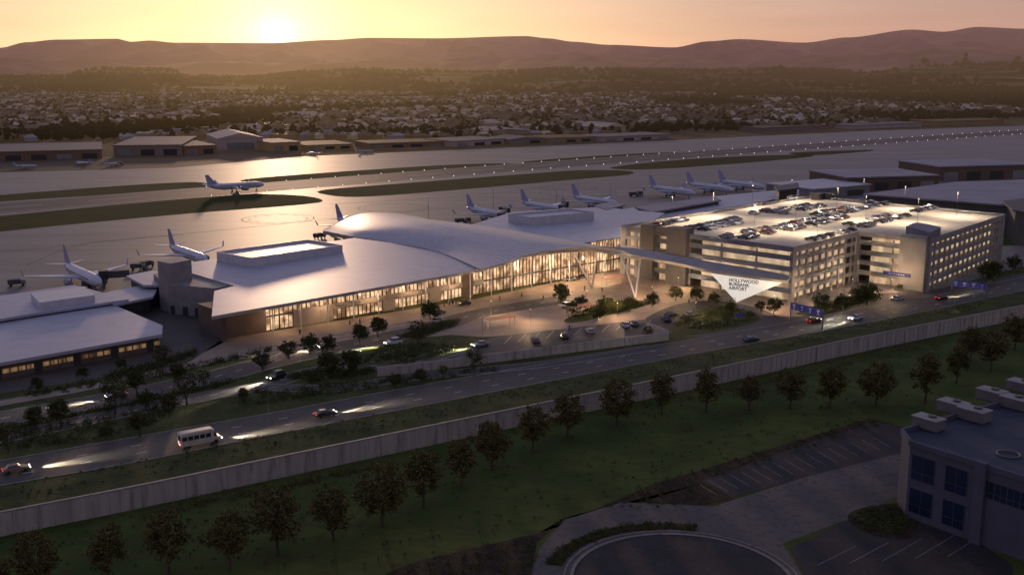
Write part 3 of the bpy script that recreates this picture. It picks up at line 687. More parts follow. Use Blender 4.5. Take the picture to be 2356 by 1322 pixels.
t=annex('low white roofed annex in the foreground of the left edge, lit beneath its eave',[(-400,905),(-400,800),(235,690),(374,748),(373,768)],4.4,ins=1.3,th=.8)
a,b=P(-400,905,4.4),P(373,768,4.4); a.z=b.z=0; d=(b-a).normalized(); n_=Vector((-d.y,d.x,0)); LL=(b-a).length
for i in range(40):
    c=a+d*LL*(i+.5)/40+n_*1.2
    if i%5!=3: MB().obox(c,d,LL/40*.40,.05,1.4,2.4).build('window',m_litlow,t)
    else: MB().obox(c,d,LL/40*.42,.05,.0,3.0).build('door',m_dark,t)
t=annex('white roofed annex behind the front one, carrying a small roof box',[(-400,800),(-400,740),(0,680),(170,655),(296,688),(232,697),(80,720)],5.6)
a,b,c=P(72,690,5.6),P(92,712,5.6),P(219,694,5.6); MB().prism([a,b,c,a+c-b],5.603,7.6).build('roof_box',m_white,t)
polyb('link_building','dark sided link block between annex and grey terminal tower','building',[(225,676),(330,655),(362,664),(352,682),(262,700)],5,m_dark,m_roof)
polyb('annex_building','low brown gate block behind the grey tower with pale roof','building',[(290,634),(350,622),(400,628),(365,655),(330,655)],6.5,m_wallb,m_roof)
polyb('annex_building','small brown gate block under the airside tip of the shell roof','building',[(760,540),(800,535),(840,548),(800,556)],6,m_wallb,m_fascia)
polyb('concourse_building','low long concourse with lavender roof leading to the gates','concourse',[(1420,507),(1390,488),(1500,470),(1640,452),(1800,436),(1838,432),(1838,448),(1720,470),(1540,498)],8,m_dark,m_roof)
polyb('concourse_building','raised dark rimmed roof block along the concourse','concourse',[(1460,476),(1640,451),(1660,460),(1500,487)],10,m_dark,m_roofg)
polyb('concourse_building','dark boxy lift tower at the far end of the concourse','concourse',[(1780,428),(1836,420),(1840,432),(1790,438)],12.5,m_dark,m_gard)
polyb('concourse_building','small pale roof block beside the second penthouse','concourse',[(1366,472),(1405,464),(1440,470),(1395,482)],10.5,m_wallb,m_roofg)
# ---------------------------------------------------------------- canopy + sign
CN=thing('canopy','slender curved white canopy arm sweeping from terminal to garage on splayed columns','canopy',P(1460,680))
fe=[(1240,582,12.9),(1350,573,13.1),(1450,585,12.4),(1540,601,11.3),(1640,622,9.8),(1740,636,9.1),(1812,645,8.8)]
be=[(1330,566,13.9),(1400,567,13.7),(1470,572,13.2),(1560,588,12.1),(1660,606,10.7),(1760,622,9.7),(1818,634,9.2)]
A=cat([Q(*q) for q in fe],8); B=cat([Q(*q) for q in be],8); n=len(A); vs=[]
for p,q in zip(A,B): vs+=[p,q,q-Vector((0,0,.9)),p-Vector((0,0,.9))]
mb=MB(); mb.add(vs,[(4*i+k,4*i+(k+1)%4,4*i+4+(k+1)%4,4*i+4+k) for i in range(n-1) for k in range(4)]+[(0,1,2,3),(4*n-4,4*n-3,4*n-2,4*n-1)])
mb.build('canopy_roof',m_fascia,CN)
for bs,tops in (((1362,662),((1322,584,12.2),(1374,580,12.2))),((1462,684),((1430,588,11.8),(1474,592,11.2)))):
    b_=P(*bs)
    for tpp in tops: MB().tube(b_,Q(*tpp),.28,.24,8).build('column',m_white,CN)
SL,SR_=P(1636,622,9.3),P(1816,640,9.0)
sd_=Vector((SR_.x-SL.x,SR_.y-SL.y,0)).normalized(); sn=Vector((sd_.y,-sd_.x,0))
S=thing('airport_sign','white inverted triangular sign reading HOLLYWOOD BURBANK AIRPORT under the canopy end','sign',Vector((SL.x,SL.y,0))+sd_*8)
base=Vector((SL.x,SL.y,0)); wS=(Vector((SR_.x,SR_.y,0))-base).length
def SPt(s,z): p=base+sd_*s; return Vector((p.x,p.y,z))
kx=wS*.36
tri=[SPt(0,8.8),SPt(wS,8.6),SPt(kx,.2)]
mb=MB(); mb.add([p+sn*.9 for p in tri]+[p+sn*.2 for p in tri],[(0,1,2),(5,4,3),(0,3,4,1),(1,4,5,2),(2,5,3,0)]); mb.build('sign_panel',m_signw,S)
for k,(tx,zz) in enumerate((('HOLLYWOOD',6.6),('BURBANK',5.35),('AIRPORT',4.1))):
    cu=bpy.data.curves.new('t','FONT'); cu.body=tx; cu.size=1.42; cu.extrude=.02; cu.offset=.03; to=bpy.data.objects.new('t',cu); COL.objects.link(to)
    bpy.context.view_layer.update()
    me=bpy.data.meshes.new_from_object(to.evaluated_get(bpy.context.evaluated_depsgraph_get())); bpy.data.objects.remove(to)
    o=bpy.data.objects.new('lettering',me); COL.objects.link(o); me.materials.clear(); me.materials.append(m_text)
    p=SPt(wS*.25,zz)+sn*.96-ORG[S.name]
    o.parent=S; o.matrix_local=Matrix(((sd_.x,0,sn.x,p.x),(sd_.y,0,sn.y,p.y),(0,1,0,p.z),(0,0,0,1))); KIDS[S.name].append(o); KIDS[o.name]=[]
    o['label']='dark letters '+tx
# ---------------------------------------------------------------- garage
GZ=17.5; LV=3.4
gp=[P(x,y,GZ) for x,y in ((1430,518),(1825,568),(1975,531),(2140,549),(2312,492),(1862,450))]
GR=thing('parking_garage','large lit multi storey parking garage with cars on its bright roof deck','parking garage',Vector((gp[1].x,gp[1].y,0)))
gc=sum(gp,Vector())/6
insd=inset(gp,.3)
MB().prism(insd,15.9,16.5).build('roof_deck',m_deck,GR)
for k in range(1,5): MB().prism(insd,k*LV-.25,k*LV).build('floor_slab',m_gar,GR)
def gface(a,b,kind,mat,bay=4.0,mat2=None,tail=3.5):
    a=Vector((a.x,a.y,0)); b=Vector((b.x,b.y,0)); d=(b-a).normalized(); nr=Vector((d.y,-d.x,0))
    if nr.dot(a-Vector((gc.x,gc.y,0)))<0: nr=-nr
    L_=(b-a).length; mid=(a+b)/2
    MB().obox(mid-nr*3.2,d,L_/2-tail,.1,0.02,15.85).build('lit_interior',m_litg,GR)
    for k in range(1,6):
        z0=k*LV-.65 if k<5 else 15.6; z1=k*LV+.6 if k<5 else GZ
        if kind=='strip': z0=k*LV-.5 if k<5 else 15.9; z1=k*LV+1.1 if k<5 else GZ
        MB().obox(mid,d,L_/2,.2,z0,z1).build('spandrel',mat,GR)
    n=max(1,int(round(L_/bay)))
    for i in range(n+1):
        c=a+d*(L_*i/n); hw=(.6 if kind=='punch' else .3)
        if i in (0,n): hw=1.0 if kind=='punch' else .5
        c=c+d*(hw if i==0 else (-hw if i==n else 0))
        MB().obox(c+nr*(.03 if kind=='punch' else -.3),d,hw,.22,0,GZ-.05 if kind=='punch' else 15.6).build('pier',mat if kind=='punch' else (mat2 or m_gar),GR)
def seg(a,b,s0,s1): return a.lerp(b,s0),a.lerp(b,s1)
a,b=seg(gp[0],gp[1],0,.15); gface(a,b,'punch',m_gar,3.4,tail=.5)
a,b=seg(gp[0],gp[1],.15,.42); gface(a,b,'strip',m_gard,6,m_gard,tail=.3)
a,b=seg(gp[0],gp[1],.42,1); gface(a,b,'strip',m_garblue,12)
gface(gp[1],gp[2],'punch',m_gar,4.6); gface(gp[2],gp[3],'strip',m_gar,12); gface(gp[3],gp[4],'punch',m_gar,4.8)
gface(gp[4],gp[5],'punch',m_gar,8); gface(gp[5],gp[0],'punch',m_gar,8)
fd=(gp[1]-gp[0]).normalized()
def gtower(s0,s1,h,mat,out=.8,a=gp[0],b=gp[1]):
    p,q=seg(a,b,s0,s1); d=(q-p).normalized(); nr=Vector((d.y,-d.x,0))
    MB().obox((p+q)/2+nr*(out/2-1),d,(q-p).length/2,out/2+1.2,0,h).build('stair_tower',mat,GR)
gtower(.14,.22,18.9,m_gard,1.2); gtower(.31,.43,19.3,m_gard,1.8)
p,q=seg(gp[0],gp[1],.14,.43); d=(q-p).normalized(); nr=Vector((d.y,-d.x,0)); MB().obox((p+q)/2+nr*.3,d,(q-p).length/2,.3,15.7,18.7).build('dark_parapet',m_gard,GR)
gtower(.62,.98,17.9,m_gar,1.0,gp[2],gp[3])
MB().prism([P(2085,520,19.5),P(2142,535,19.5),P(2165,522,19.5),P(2110,510,19.5)],16.5,19.5).build('stair_head',m_garblue,GR)
for xx in (1880,1905):
    p=P(xx,456,17); MB().obox(p,fd,2.2,1.5,16.5,19.2).build('lift_housing',m_dark,GR)
p,q=seg(gp[2],gp[3],.42,.8); d=(q-p).normalized(); nr=Vector((d.y,-d.x,0))
bs=thing('garage_sign','narrow blue lit sign fixed above the garage entrance','sign',(p.x,p.y,4.5))
MB().obox((p+q)/2+nr*1.5,d,(q-p).length/2,.15,4.3,5.5).build('sign_panel',m_signb,bs)
mb=MB()
for k in range(7): mb.obox((p+q)/2+nr*1.68+d*(k-3)*.8,d,.26,.02,4.75,5.05)
mb.build('lettering',m_white,bs)
LP_=None; lampspots=[(1545,510),(1640,500),(1730,478),(1820,464),(1735,532),(1830,512),(1925,486),(1880,540),(1990,508),(2080,482),(2110,515),(2200,498),(1985,462)]
OW=['first','second','third','fourth','fifth','sixth','seventh','eighth','ninth','tenth','eleventh','twelfth','thirteenth','fourteenth','fifteenth','sixteenth','seventeenth','eighteenth','nineteenth','twentieth']+['twenty-%s'%q for q in ('first','second','third','fourth','fifth','sixth','seventh','eighth','ninth')]+['thirtieth']
for i,(x,y) in enumerate(lampspots):
    loc=P(x,y,16.5)
    if LP_ is None:
        LP_=thing('roof_light_pole','slim lit lamp pole standing on the garage roof deck','lamp post',loc,'lamp poles on the garage roof')
        MB().tube(loc,loc+Vector((0,0,9)),.06,.04,6).build('pole',m_pole,LP_); MB().obox(loc,(1,0),.25,.1,loc.z+9,loc.z+9.1).build('lamp_head',m_lamp,LP_)
        light('SPOT',loc+Vector((0,0,8.9)),13500,(1,.80,.56),.8,LP_,aim=(0,0,-1),spot=156,blend=.6)
    else: dup(LP_,loc)
# ---------------------------------------------------------------- vehicles
M_td=M('dull_tail_lens',(.12,.01,.01),None,1,rough=.2)
def car_proto(colm,lit,suv=False):
    t=thing('car','car','car'); h=.28 if suv else 0
    prof=[(-2.25,.35),(-2.3,.75),(-2.15,.98+h*.5),(-1.5,1.02+h*.5),(1.0,1.0+h*.5),(2.05,.82+h*.5),(2.3,.65),(2.28,.35)]
    mb=MB(); secs=[(-.92,.9),(-.86,1),(.86,1),(.92,.9)]; n=len(prof); vs=[]
    for y,s in secs:
        for x,z in prof: vs.append((x*(.99 if s<1 else 1),y,.35+(z-.35)*s))
    fs=[tuple(range(n)),tuple(range(3*n,4*n))[::-1]]+[(k*n+i,k*n+(i+1)%n,(k+1)*n+(i+1)%n,(k+1)*n+i) for k in range(3) for i in range(n)]
    mb.add(vs,fs); mb.build('body',colm,t)
    b0=1.0+h*.5; tz=1.46+h*1.3; xb=-2.0 if suv else -1.75
    q=lambda x0,x1,y,z:[(x0,-y,z),(x1,-y,z),(x1,y,z),(x0,y,z)]
    MB().hexa(q(xb,.95,.80,b0-.02),q(xb+.45,.25,.64,tz-.05)).build('cabin_glass',m_glassd,t)
    MB().hexa(q(xb+.42,.28,.66,tz-.05),q(xb+.5,.2,.62,tz+.02)).build('roof_panel',colm,t)
    for x in (-1.42,1.42):
        for y in (-.84,.84):
            MB().tube((x,y-.1,.33),(x,y+.1,.33),.33,.33,12).build('wheel',m_tyre,t)
    for y in (-.62,.62):
        MB().obox((2.27,y),(1,0),.05,.2,.6,.76).build('headlight',m_head if lit else m_unlit,t)
        MB().obox((-2.28,y),(1,0),.04,.22,.68,.82).build('tail_light',m_tail if lit else M_td,t)
    if lit:
        light('SPOT',(2.45,0,.95),75000,(1,.88,.66),.15,t,'headlight_beam',aim=(1,0,-.19),spot=34,blend=1)
    return t
cc_={'black':(.02,.02,.022),'white':(.6,.6,.6),'silver':(.3,.3,.31),'grey':(.1,.1,.105),'tan':(.22,.17,.12),'dark red':(.1,.02,.015),'dark blue':(.03,.04,.08)}
paints={k:M('car_paint_'+k.replace(' ','_'),c,tuple(x*.95 for x in c),1,rough=.22,spec=.7) for k,c in cc_.items()}
protos={}
def place_car(colr,loc,rz,label,group=None,lit=False,suv=False):
    key=(colr,lit,suv)
    if key not in protos:
        t=car_proto(paints[colr],lit,suv); protos[key]=t; t.location=loc; t.rotation_euler=(0,0,rz); t['label']=label
        if group: t['group']=group
        return t
    c=dup(protos[key],loc,rz,1,label)
    if 'group' in c: del c['group']
    if group: c['group']=group
    return c
def near_dir(line,p):
    i=min(range(len(line)-1),key=lambda k:(line[k]-p).length); d=line[i+1]-line[i]; return math.atan2(d.y,d.x)
mc=[a.lerp(b,.5) for a,b in zip(ma,mbb)]
R=[('tan',38,1084,1,1,0,'tan saloon driving at the left edge of the main road'),
('black',748,956,1,1,0,'dark car on the main road just right of the small bus'),
('dark blue',1728,785,1,0,0,'dark blue car on the main road below the planted island'),
('white',1968,735,0,1,0,'white car with lights on, right of the blue overhead sign'),
('dark red',1872,741,1,1,0,'dark red car passing under the blue overhead sign'),
('silver',2066,690,1,0,0,'silver car on the garage exit road below the narrow blue sign'),
('dark red',2166,688,1,1,0,'dark red car on the road at the right garage corner'),
('grey',268,914,0,1,0,'grey car heading left on the frontage road at far left'),
('black',636,870,0,1,1,'black tall car entering the arrivals road beside the kerbed island'),
('black',752,800,0,1,0,'black car on the frontage road behind the verge trees'),
('white',905,792,0,1,1,'white van like car on the frontage road near the shrub island'),
('silver',1003,742,0,0,0,'silver car stopped at the terminal kerb, nearer of two'),
('grey',1008,722,1,0,0,'grey car at the terminal kerb behind the silver one'),
('black',1066,702,0,0,0,'black car at the terminal kerb near the entrance'),
('silver',1310,646,0,0,0,'silver car in the drop off lane under the canopy, left one'),
('black',1338,641,0,0,0,'black car in the drop off lane under the canopy'),
('white',1300,706,0,0,0,'white car beside the planted bed in front of the entrance'),
('silver',1105,796,0,1,0,'silver car leaving the car park by its left end'),
('black',1545,728,1,0,0,'black car on the turning road near the garage'),
('silver',1590,727,1,0,0,'silver car on the turning road beside the planted island')]
for colr,x,y,dr,lit,suv,lb in R:
    p=P(x,y,.07); rz=near_dir(mc,p)+(0 if dr else math.pi)
    if x<700 and y<900: rz=near_dir(frontage,p)+(0 if dr else math.pi)
    place_car(colr,p,rz,lb,None,bool(lit),bool(suv))
for i,(x,y,c) in enumerate(((1232,787,'grey'),(1297,777,'black'),(1357,766,'silver'),(1438,751,'white'),(1458,749,'grey'),(1532,738,'dark blue'))):
    place_car(c,P(x,y,.08),math.radians(100),OW[i]+' parked car from the left in the small car park, '+c)
e1=(gp[2]-gp[1]).normalized(); ra_=math.atan2(e1.y,e1.x)+math.pi/2
rowsC=[((1512,519),(1592,503),0,'far left short',.45),((1608,532),(1722,508),1,'left double',.3),((1702,551),(1800,530),1,'near left double',.45),((1735,493),(1775,486),0,'small middle',.4),((1795,494),(1880,474),1,'middle far double',.5),
((1815,530),(1960,500),1,'central long double',.35),((1890,502),(2060,470),1,'back long double',.4),((1868,553),(1962,531),0,'near corner',.35),((1985,522),(2092,496),1,'right double',.5),((2105,488),(2158,478),0,'far right short',.3),((1740,473),(1850,456),0,'back edge',.5)]
for (s,e,dbl,nm,gapp) in rowsC:
    a,b=P(*s,16.5),P(*e,16.5); d0=(b-a); d=Vector((e1.x,e1.y,0)).normalized(); n=int(d0.length/2.75); nrm=Vector((-d.y,d.x,0))
    for rr in range(2 if dbl else 1):
        k=0
        for i in range(n+1):
            if random.random()<gapp: continue
            c=random.choice(['black','grey','silver','white','grey','black','tan','dark red','silver'])
            p=a+d*i*2.75+nrm*(5.4*rr)+Vector((random.uniform(-.1,.1),random.uniform(-.1,.1),0))
            place_car(c,p,ra_+(math.pi if random.random()<.5 else 0),'%s car, %s in the %s%s row, garage roof'%(c,OW[min(k,29)],('nearer side of the ' if rr==0 else 'farther side of the ') if dbl else '',nm),'cars parked on the garage roof'); k+=1
B_=thing('shuttle_bus','cream shuttle bus with dark windows driving on the main road','bus',(0,0,0))
MB().hexa([(-3.9,-1.15,.5),(2.4,-1.15,.5),(2.4,1.15,.5),(-3.9,1.15,.5)],[(-3.9,-1.12,2.9),(2.6,-1.12,2.9),(2.6,1.12,2.9),(-3.9,1.12,2.9)]).build('body',m_bus,B_)
MB().hexa([(-3.85,-1.05,2.903),(2.55,-1.05,2.903),(2.55,1.05,2.903),(-3.85,1.05,2.903)],[(-3.6,-.85,3.1),(2.2,-.85,3.1),(2.2,.85,3.1),(-3.6,.85,3.1)]).build('roof_panel',m_bus,B_)
MB().hexa([(2.4,-1,.5),(4.1,-.9,.5),(4.1,.9,.5),(2.4,1,.5)],[(2.4,-1,1.5),(3.9,-.85,1.3),(3.9,.85,1.3),(2.4,1,1.5)]).build('bonnet',m_bus,B_)
MB().hexa([(2.45,-.95,1.5),(3.3,-.9,1.42),(3.3,.9,1.42),(2.45,.95,1.5)],[(2.45,-.9,2.4),(2.7,-.85,2.4),(2.7,.85,2.4),(2.45,.9,2.4)]).build('windscreen',m_glassd,B_)
for sgn in (-1,1):
    for k in range(5): MB().obox((-3.2+k*1.15,sgn*1.15),(1,0),.48,.02,1.6,2.4).build('window',m_glassd,B_)
MB().obox((-3.92,0),(1,0),.02,.8,1.6,2.5).build('window',m_glassd,B_)
for x in (-2.4,2.9):
    for y in (-1,1): MB().tube((x,y-.14,.43),(x,y+.14,.43),.43,.43,12).build('wheel',m_tyre,B_)
for y in (-.7,.7):
    MB().obox((4.12,y),(1,0),.04,.15,.8,1.0).build('headlight',m_head,B_); MB().obox((-3.93,y),(1,0),.03,.12,.8,1.1).build('tail_light',m_tail,B_)
light('SPOT',(4.3,0,1.0),80000,(1,.88,.66),.15,B_,'headlight_beam',aim=(1,0,-.19),spot=34,blend=1)
p=P(460,1022,.07); B_.location=p; B_.rotation_euler=(0,0,near_dir(mc,p))
# ---------------------------------------------------------------- aircraft
def plane():
    t=thing('airliner','airliner','aeroplane')
    MB().lathe([(18.6,.15,3.2,0),(18.2,.65,3.25,0),(17.3,1.15,3.35,0),(15.8,1.65,3.5,0),(13.5,1.95,3.6,0),(-8,1.95,3.6,0),(-12,1.6,3.9,0),(-15,1.05,4.25,0),(-17.6,.5,4.6,0),(-18.6,.2,4.7,0)],16).build('fuselage',m_plane,t,smooth=True)
    for s in (-1,1):
        wg=MB().hexa([(4.2,s*1.6,2.9),(-3.2,s*1.6,2.9),(-3.2,s*1.6,3.3),(4.2,s*1.6,3.5)],[(-4.3,s*17,4.1),(-5.9,s*17,4.1),(-5.9,s*17,4.2),(-4.3,s*17,4.3)]).build('wing',m_plane,t)
        MB().hexa([(-4.4,s*17,4.1),(-5.9,s*17,4.1),(-5.9,s*17.1,4.25),(-4.4,s*17.1,4.3)],[(-5.8,s*17.6,6.3),(-6.5,s*17.6,6.3),(-6.5,s*17.7,6.3),(-5.8,s*17.7,6.3)]).build('winglet',m_planeh,wg)
        MB().lathe([(5.6,.75,2.0,s*5.8),(5.5,1.0,2.0,s*5.8),(4.2,1.12,2.0,s*5.8),(2.4,.95,2.05,s*5.8),(1.0,.55,2.1,s*5.8)],14).build('engine',m_engine,t,smooth=True)
        MB().hexa([(-14.2,s*.7,4.7),(-17.4,s*.7,4.7),(-17.4,s*.7,4.9),(-14.2,s*.7,5.0)],[(-17.4,s*6.2,5.2),(-18.9,s*6.2,5.2),(-18.9,s*6.2,5.3),(-17.4,s*6.2,5.35)]).build('stabilizer',m_plane,t)
        cw=MB(); cw.obox((1,s*1.93),(1,0),12,.03,3.95,4.2); cw.build('cabin_windows',m_glassd,t)
        g=MB(); g.tube((-1,s*3.4,0.5),(-1,s*3.0,3),.15,.15,6); g.tube((-1,s*3.4-.4,.55),(-1,s*3.4+.4,.55),.55,.55,10); g.build('landing_gear',m_dark,t)
    MB().hexa([(-11.8,-.15,5.2),(-17.6,-.15,4.8),(-17.6,.15,4.8),(-11.8,.15,5.2)],[(-17,-.07,11.3),(-19.2,-.07,11.3),(-19.2,.07,11.3),(-17,.07,11.3)]).build('tail_fin',m_planeh,t)
    MB().hexa([(16.2,-.95,4.0),(17.2,-.7,3.9),(17.2,.7,3.9),(16.2,.95,4.0)],[(15.8,-.7,4.85),(16.5,-.5,4.4),(16.5,.5,4.4),(15.8,.7,4.85)]).build('cockpit_window',m_glassd,t)
    g=MB(); g.tube((13.5,0,.4),(13.5,0,2),.12,.12,6); g.tube((13.5,-.3,.4),(13.5,.3,.4),.4,.4,10); g.build('landing_gear',m_dark,t)
    return t
PL=plane(); AZ=math.atan2(-.79,.62)
pls=[(190,655,0,'white airliner parked nose in beside the low annex, nearest of all aircraft'),(432,604,0,'white airliner parked behind the left end of the terminal roof'),(820,534,0,'airliner mostly hidden behind the shell roof with only its fin showing'),
(1125,507,0,'white airliner left of the second roof penthouse, leftmost of the right hand gates'),(1250,492,0,'airliner behind the second roof penthouse with fin above it'),(1368,477,0,'airliner parked right of the round apron markings beside the concourse'),
(1545,452,0,'leftmost of the three airliners at the far gates'),(1632,444,0,'middle one of the three airliners at the far gates'),(1705,438,0,'rightmost of the three airliners at the far gates'),(543,441,1,'white airliner rolling along the runway')]
for i,(x,y,k,lb) in enumerate(pls):
    p=P(x,y,.08); rz=AZ if not k else math.atan2((rb[-1]-rb[0]).y,(rb[-1]-rb[0]).x)
    if i==0: PL.location=p; PL.rotation_euler=(0,0,rz); PL['label']=lb; PL['group']='airliners'
    else: dup(PL,p,rz,.95,lb)
for i,(x,y,r,lb) in enumerate(((58,387,.3,'small jet parked furthest left on the far lot'),(192,379,2.6,'small white jet in the middle of the far left lot'),(262,381,1.2,'small jet right of the others on the far left lot'),(840,352,.5,'small white jet parked in front of the long brown shed'),(720,356,2.2,'small jet left of the one before the long brown shed'))):
    c=dup(PL,P(x,y,.05),r,.42,lb); c['group']='small jets at the far hangars'
TR=thing('service_truck','service truck','truck')
MB().hexa([(-2.6,-1.1,.7),(1.2,-1.1,.7),(1.2,1.1,.7),(-2.6,1.1,.7)],[(-2.6,-1.1,2.3),(1.2,-1.1,2.3),(1.2,1.1,2.3),(-2.6,1.1,2.3)]).build('cargo_box',m_gard,TR)
MB().hexa([(1.3,-1.05,.6),(3,-1.05,.6),(3,1.05,.6),(1.3,1.05,.6)],[(1.3,-1,2.0),(2.5,-1,2.0),(2.5,1,2.0),(1.3,1,2.0)]).build('cab',m_wallp,TR)
MB().hexa([(2.92,-.9,1.2),(2.98,-.9,1.2),(2.98,.9,1.2),(2.92,.9,1.2)],[(2.6,-.85,1.9),(2.68,-.85,1.9),(2.68,.85,1.9),(2.6,.85,1.9)]).build('windscreen',m_glassd,TR)
for x in (-1.7,2):
    for y in (-1,1): MB().tube((x,y-.14,.42),(x,y+.14,.42),.42,.42,10).build('wheel',m_tyre,TR)
for i,(x,y,r,lb) in enumerate(((318,620,.2,'dark service truck left of the second parked airliner'),(338,614,1.2,'service truck behind the first one left of the second airliner'),(38,657,.5,'small truck standing at the wing of the nearest airliner'),(205,660,1.4,'truck beside the nose of the nearest airliner'),(225,657,.6,'truck right at the nose of the nearest airliner'),(735,548,.9,'dark truck by the airside tip of the shell roof'),
 (1060,513,.4,'truck left of the right hand gates'),(1078,511,1.6,'second truck left of the right hand gates'),(1160,486,.3,'truck between the first two right hand gate airliners'),(1458,451,.3,'truck standing beside the concourse end, left of two'),(1472,449,1.1,'truck standing beside the concourse end, right of two'),(275,380,.2,'truck near the small jets on the far lot'))):
    if i==0: TR.location=P(x,y,.03); TR.rotation_euler=(0,0,r); TR['label']=lb
    else: dup(TR,P(x,y,.03),r,1,lb)
for (a,b,lb) in (((300,660),(240,664),'dark boarding bridge reaching to the nearest airliner'),((1150,520),(1165,508),'boarding bridge of the first right hand gate'),((1290,500),(1300,492),'boarding bridge of the second right hand gate')):
    A_,B2=P(*a),P(*b); d=(B2-A_).normalized(); t=thing('boarding_bridge',lb,'boarding bridge',A_)
    MB().wall(A_,B2,2.4,3.6,5.9).build('tunnel',m_gard,t); MB().obox(B2,d,1.5,1.7,3.4,6.2).build('cab',m_dark,t)
    MB().tube(B2,B2+Vector((0,0,3.8)),.35,.35,8).build('leg',m_pole,t)
rl=None
for side_,line in (('far',ra),('near',rb)):
    for p in resample(line,105)[10:96]:
        q=proj(p)
        if not(-20<q[0]<2380): continue
        if rl is None:
            rl=MB(); rl.tube((0,0,0),(0,0,.35),.1,.1,6); rl.add([(v[0]*.17,v[1]*.17,.48+v[2]*.17) for v in ico],icf); rl=rl.build('runway_light',m_bulb,org=Vector((0,0,0)))
            tag(rl,'small lit lamp on the %s edge of the runway'%side_,'runway light','runway edge lights'); rl.location=(p.x,p.y,.05)
        else: dup(rl,(p.x,p.y,.05),0,1,'small lit lamp on the %s edge of the runway'%side_)
SLm=None
for i,(x,y,h,lb) in enumerate(((619,952,8,'slim street lamp on the verge above the main road, left of centre'),(1437,800,7,'street lamp behind the low retaining wall, right one'),(1267,825,7,'street lamp behind the low retaining wall, left one'),(2330,640,9,'street lamp at the right edge beyond the overhead sign'),(986,503,9,'mast lamp on the apron left of the first right gate'),(1135,476,9,'apron mast above the first right gate airliner'),(1405,460,9,'apron mast near the concourse'),(1280,475,9,'apron mast behind the second penthouse'),(1690,740,7,'street lamp inside the planted turning island'),(1940,716,8,'street lamp beside the garage exit road'),(1110,780,7,'street lamp at the left end of the car park'))):
    if SLm is None:
        SLm=thing('street_lamp',lb,'street lamp'); MB().tube((0,0,0),(0,0,8),.1,.06,6).build('pole',m_pole,SLm); MB().tube((0,0,7.95),(1.3,0,8.15),.05,.05,5).build('arm',m_pole,SLm); MB().obox((1.4,0),(1,0),.35,.14,8.08,8.2).build('lamp_head',m_wallp,SLm)
        SLm.location=P(x,y,.04)
    else: dup(SLm,P(x,y,.04),.4*i,h/8,lb)
def gantry(xa,ya,xb,yb,h,lb):
    a,b=P(xa,ya),P(xb,yb); d=(b-a).normalized(); nr=Vector((d.y,-d.x,0)); t=thing('overhead_sign',lb,'road sign',a)
    for p in (a,b): MB().tube(p,p+Vector((0,0,h)),.2,.18,8).build('post',m_pole,t)
    MB().tube(a+Vector((0,0,h-.5)),b+Vector((0,0,h-.5)),.15,.15,6).build('beam',m_pole,t)
    L_=(b-a).length
    for k in range(4):
        c=a+d*(L_*(k+.5)/4)+nr*.25; o=MB().obox(c,d,L_/8-.08,.06,h-2.0,h).build('sign_panel',m_signb,t)
        ar=MB(); ar.obox(c+nr*.09,d,.5,.01,h-.7,h-.5); ar.obox(c+nr*.09,d,.35,.01,h-1.1,h-.95); ar.add([c+nr*.09+Vector((0,0,h-1.8)),c+nr*.09+d*.25+Vector((0,0,h-1.4)),c+nr*.09-d*.25+Vector((0,0,h-1.4))],[(0,1,2)])
        ar.build('lettering',m_white,o)
gantry(1818,738,1892,757,5.6,'blue overhead road sign on two posts across the main road')
gantry(2188,678,2268,688,5.0,'blue overhead road sign near the right garage corner')
t=thing('small_sign','small blue road sign inside the planted turning island','road sign',P(1700,738))
MB().tube(P(1700,738),P(1700,738)+Vector((0,0,2)),.08,.08,6).build('post',m_pole,t); MB().obox(P(1700,738),(1,.1),1.2,.08,1.2,2.2).build('sign_panel',m_signb,t)
for (x,y,lb) in ((1335,724,'reddish slatted shelter in the plaza beside the planted bed'),(1150,752,'reddish slatted shelter on the plaza left of the car park'),(1412,655,'low lit kiosk under the canopy')):
    c=P(x,y); t=thing('plaza_shelter',lb,'shelter',c); u=Vector((.81,.58,0)); wv=Vector((-.58,.81,0))
    for sx in (-1,1):
        for sy in (-1,1): MB().tube(c+u*4.2*sx+wv*1.2*sy,c+u*4.2*sx+wv*1.2*sy+Vector((0,0,2.7)),.09,.09,6).build('post',m_pole,t)
    MB().obox(c,u,4.6,1.6,2.7,2.9).build('roof',m_shel,t)
    MB().obox(c,u,3,.3,.35,.5).build('bench',m_stone,t)
for i,(x,y,e) in enumerate(((1300,665,1700),(1390,650,1700),(1350,700,1200),(1500,690,1500),(1560,668,1800),(1600,728,900),(1780,712,800),(1420,730,1000),(1220,745,1000),(1870,700,700),(1960,672,900),(2050,672,1100),(1480,640,1700),(1130,725,1000))):
    p=P(x,y,.05)
    t=thing('plaza_lamp','warm lamp post on the plaza, %s of the plaza lamps'%OW[i],'lamp post',p,'lamp posts on the plaza')
    MB().tube(p,p+Vector((0,0,4.2)),.07,.05,6).build('pole',m_pole,t); mb=MB(); mb.add([(p.x+v[0]*.15,p.y+v[1]*.15,4.32+v[2]*.13) for v in ico],icf); mb.build('lamp_head',m_lamp,t)
    light('POINT',(p.x,p.y,5.0),e*2.7,(1,.65,.36),.4,t)
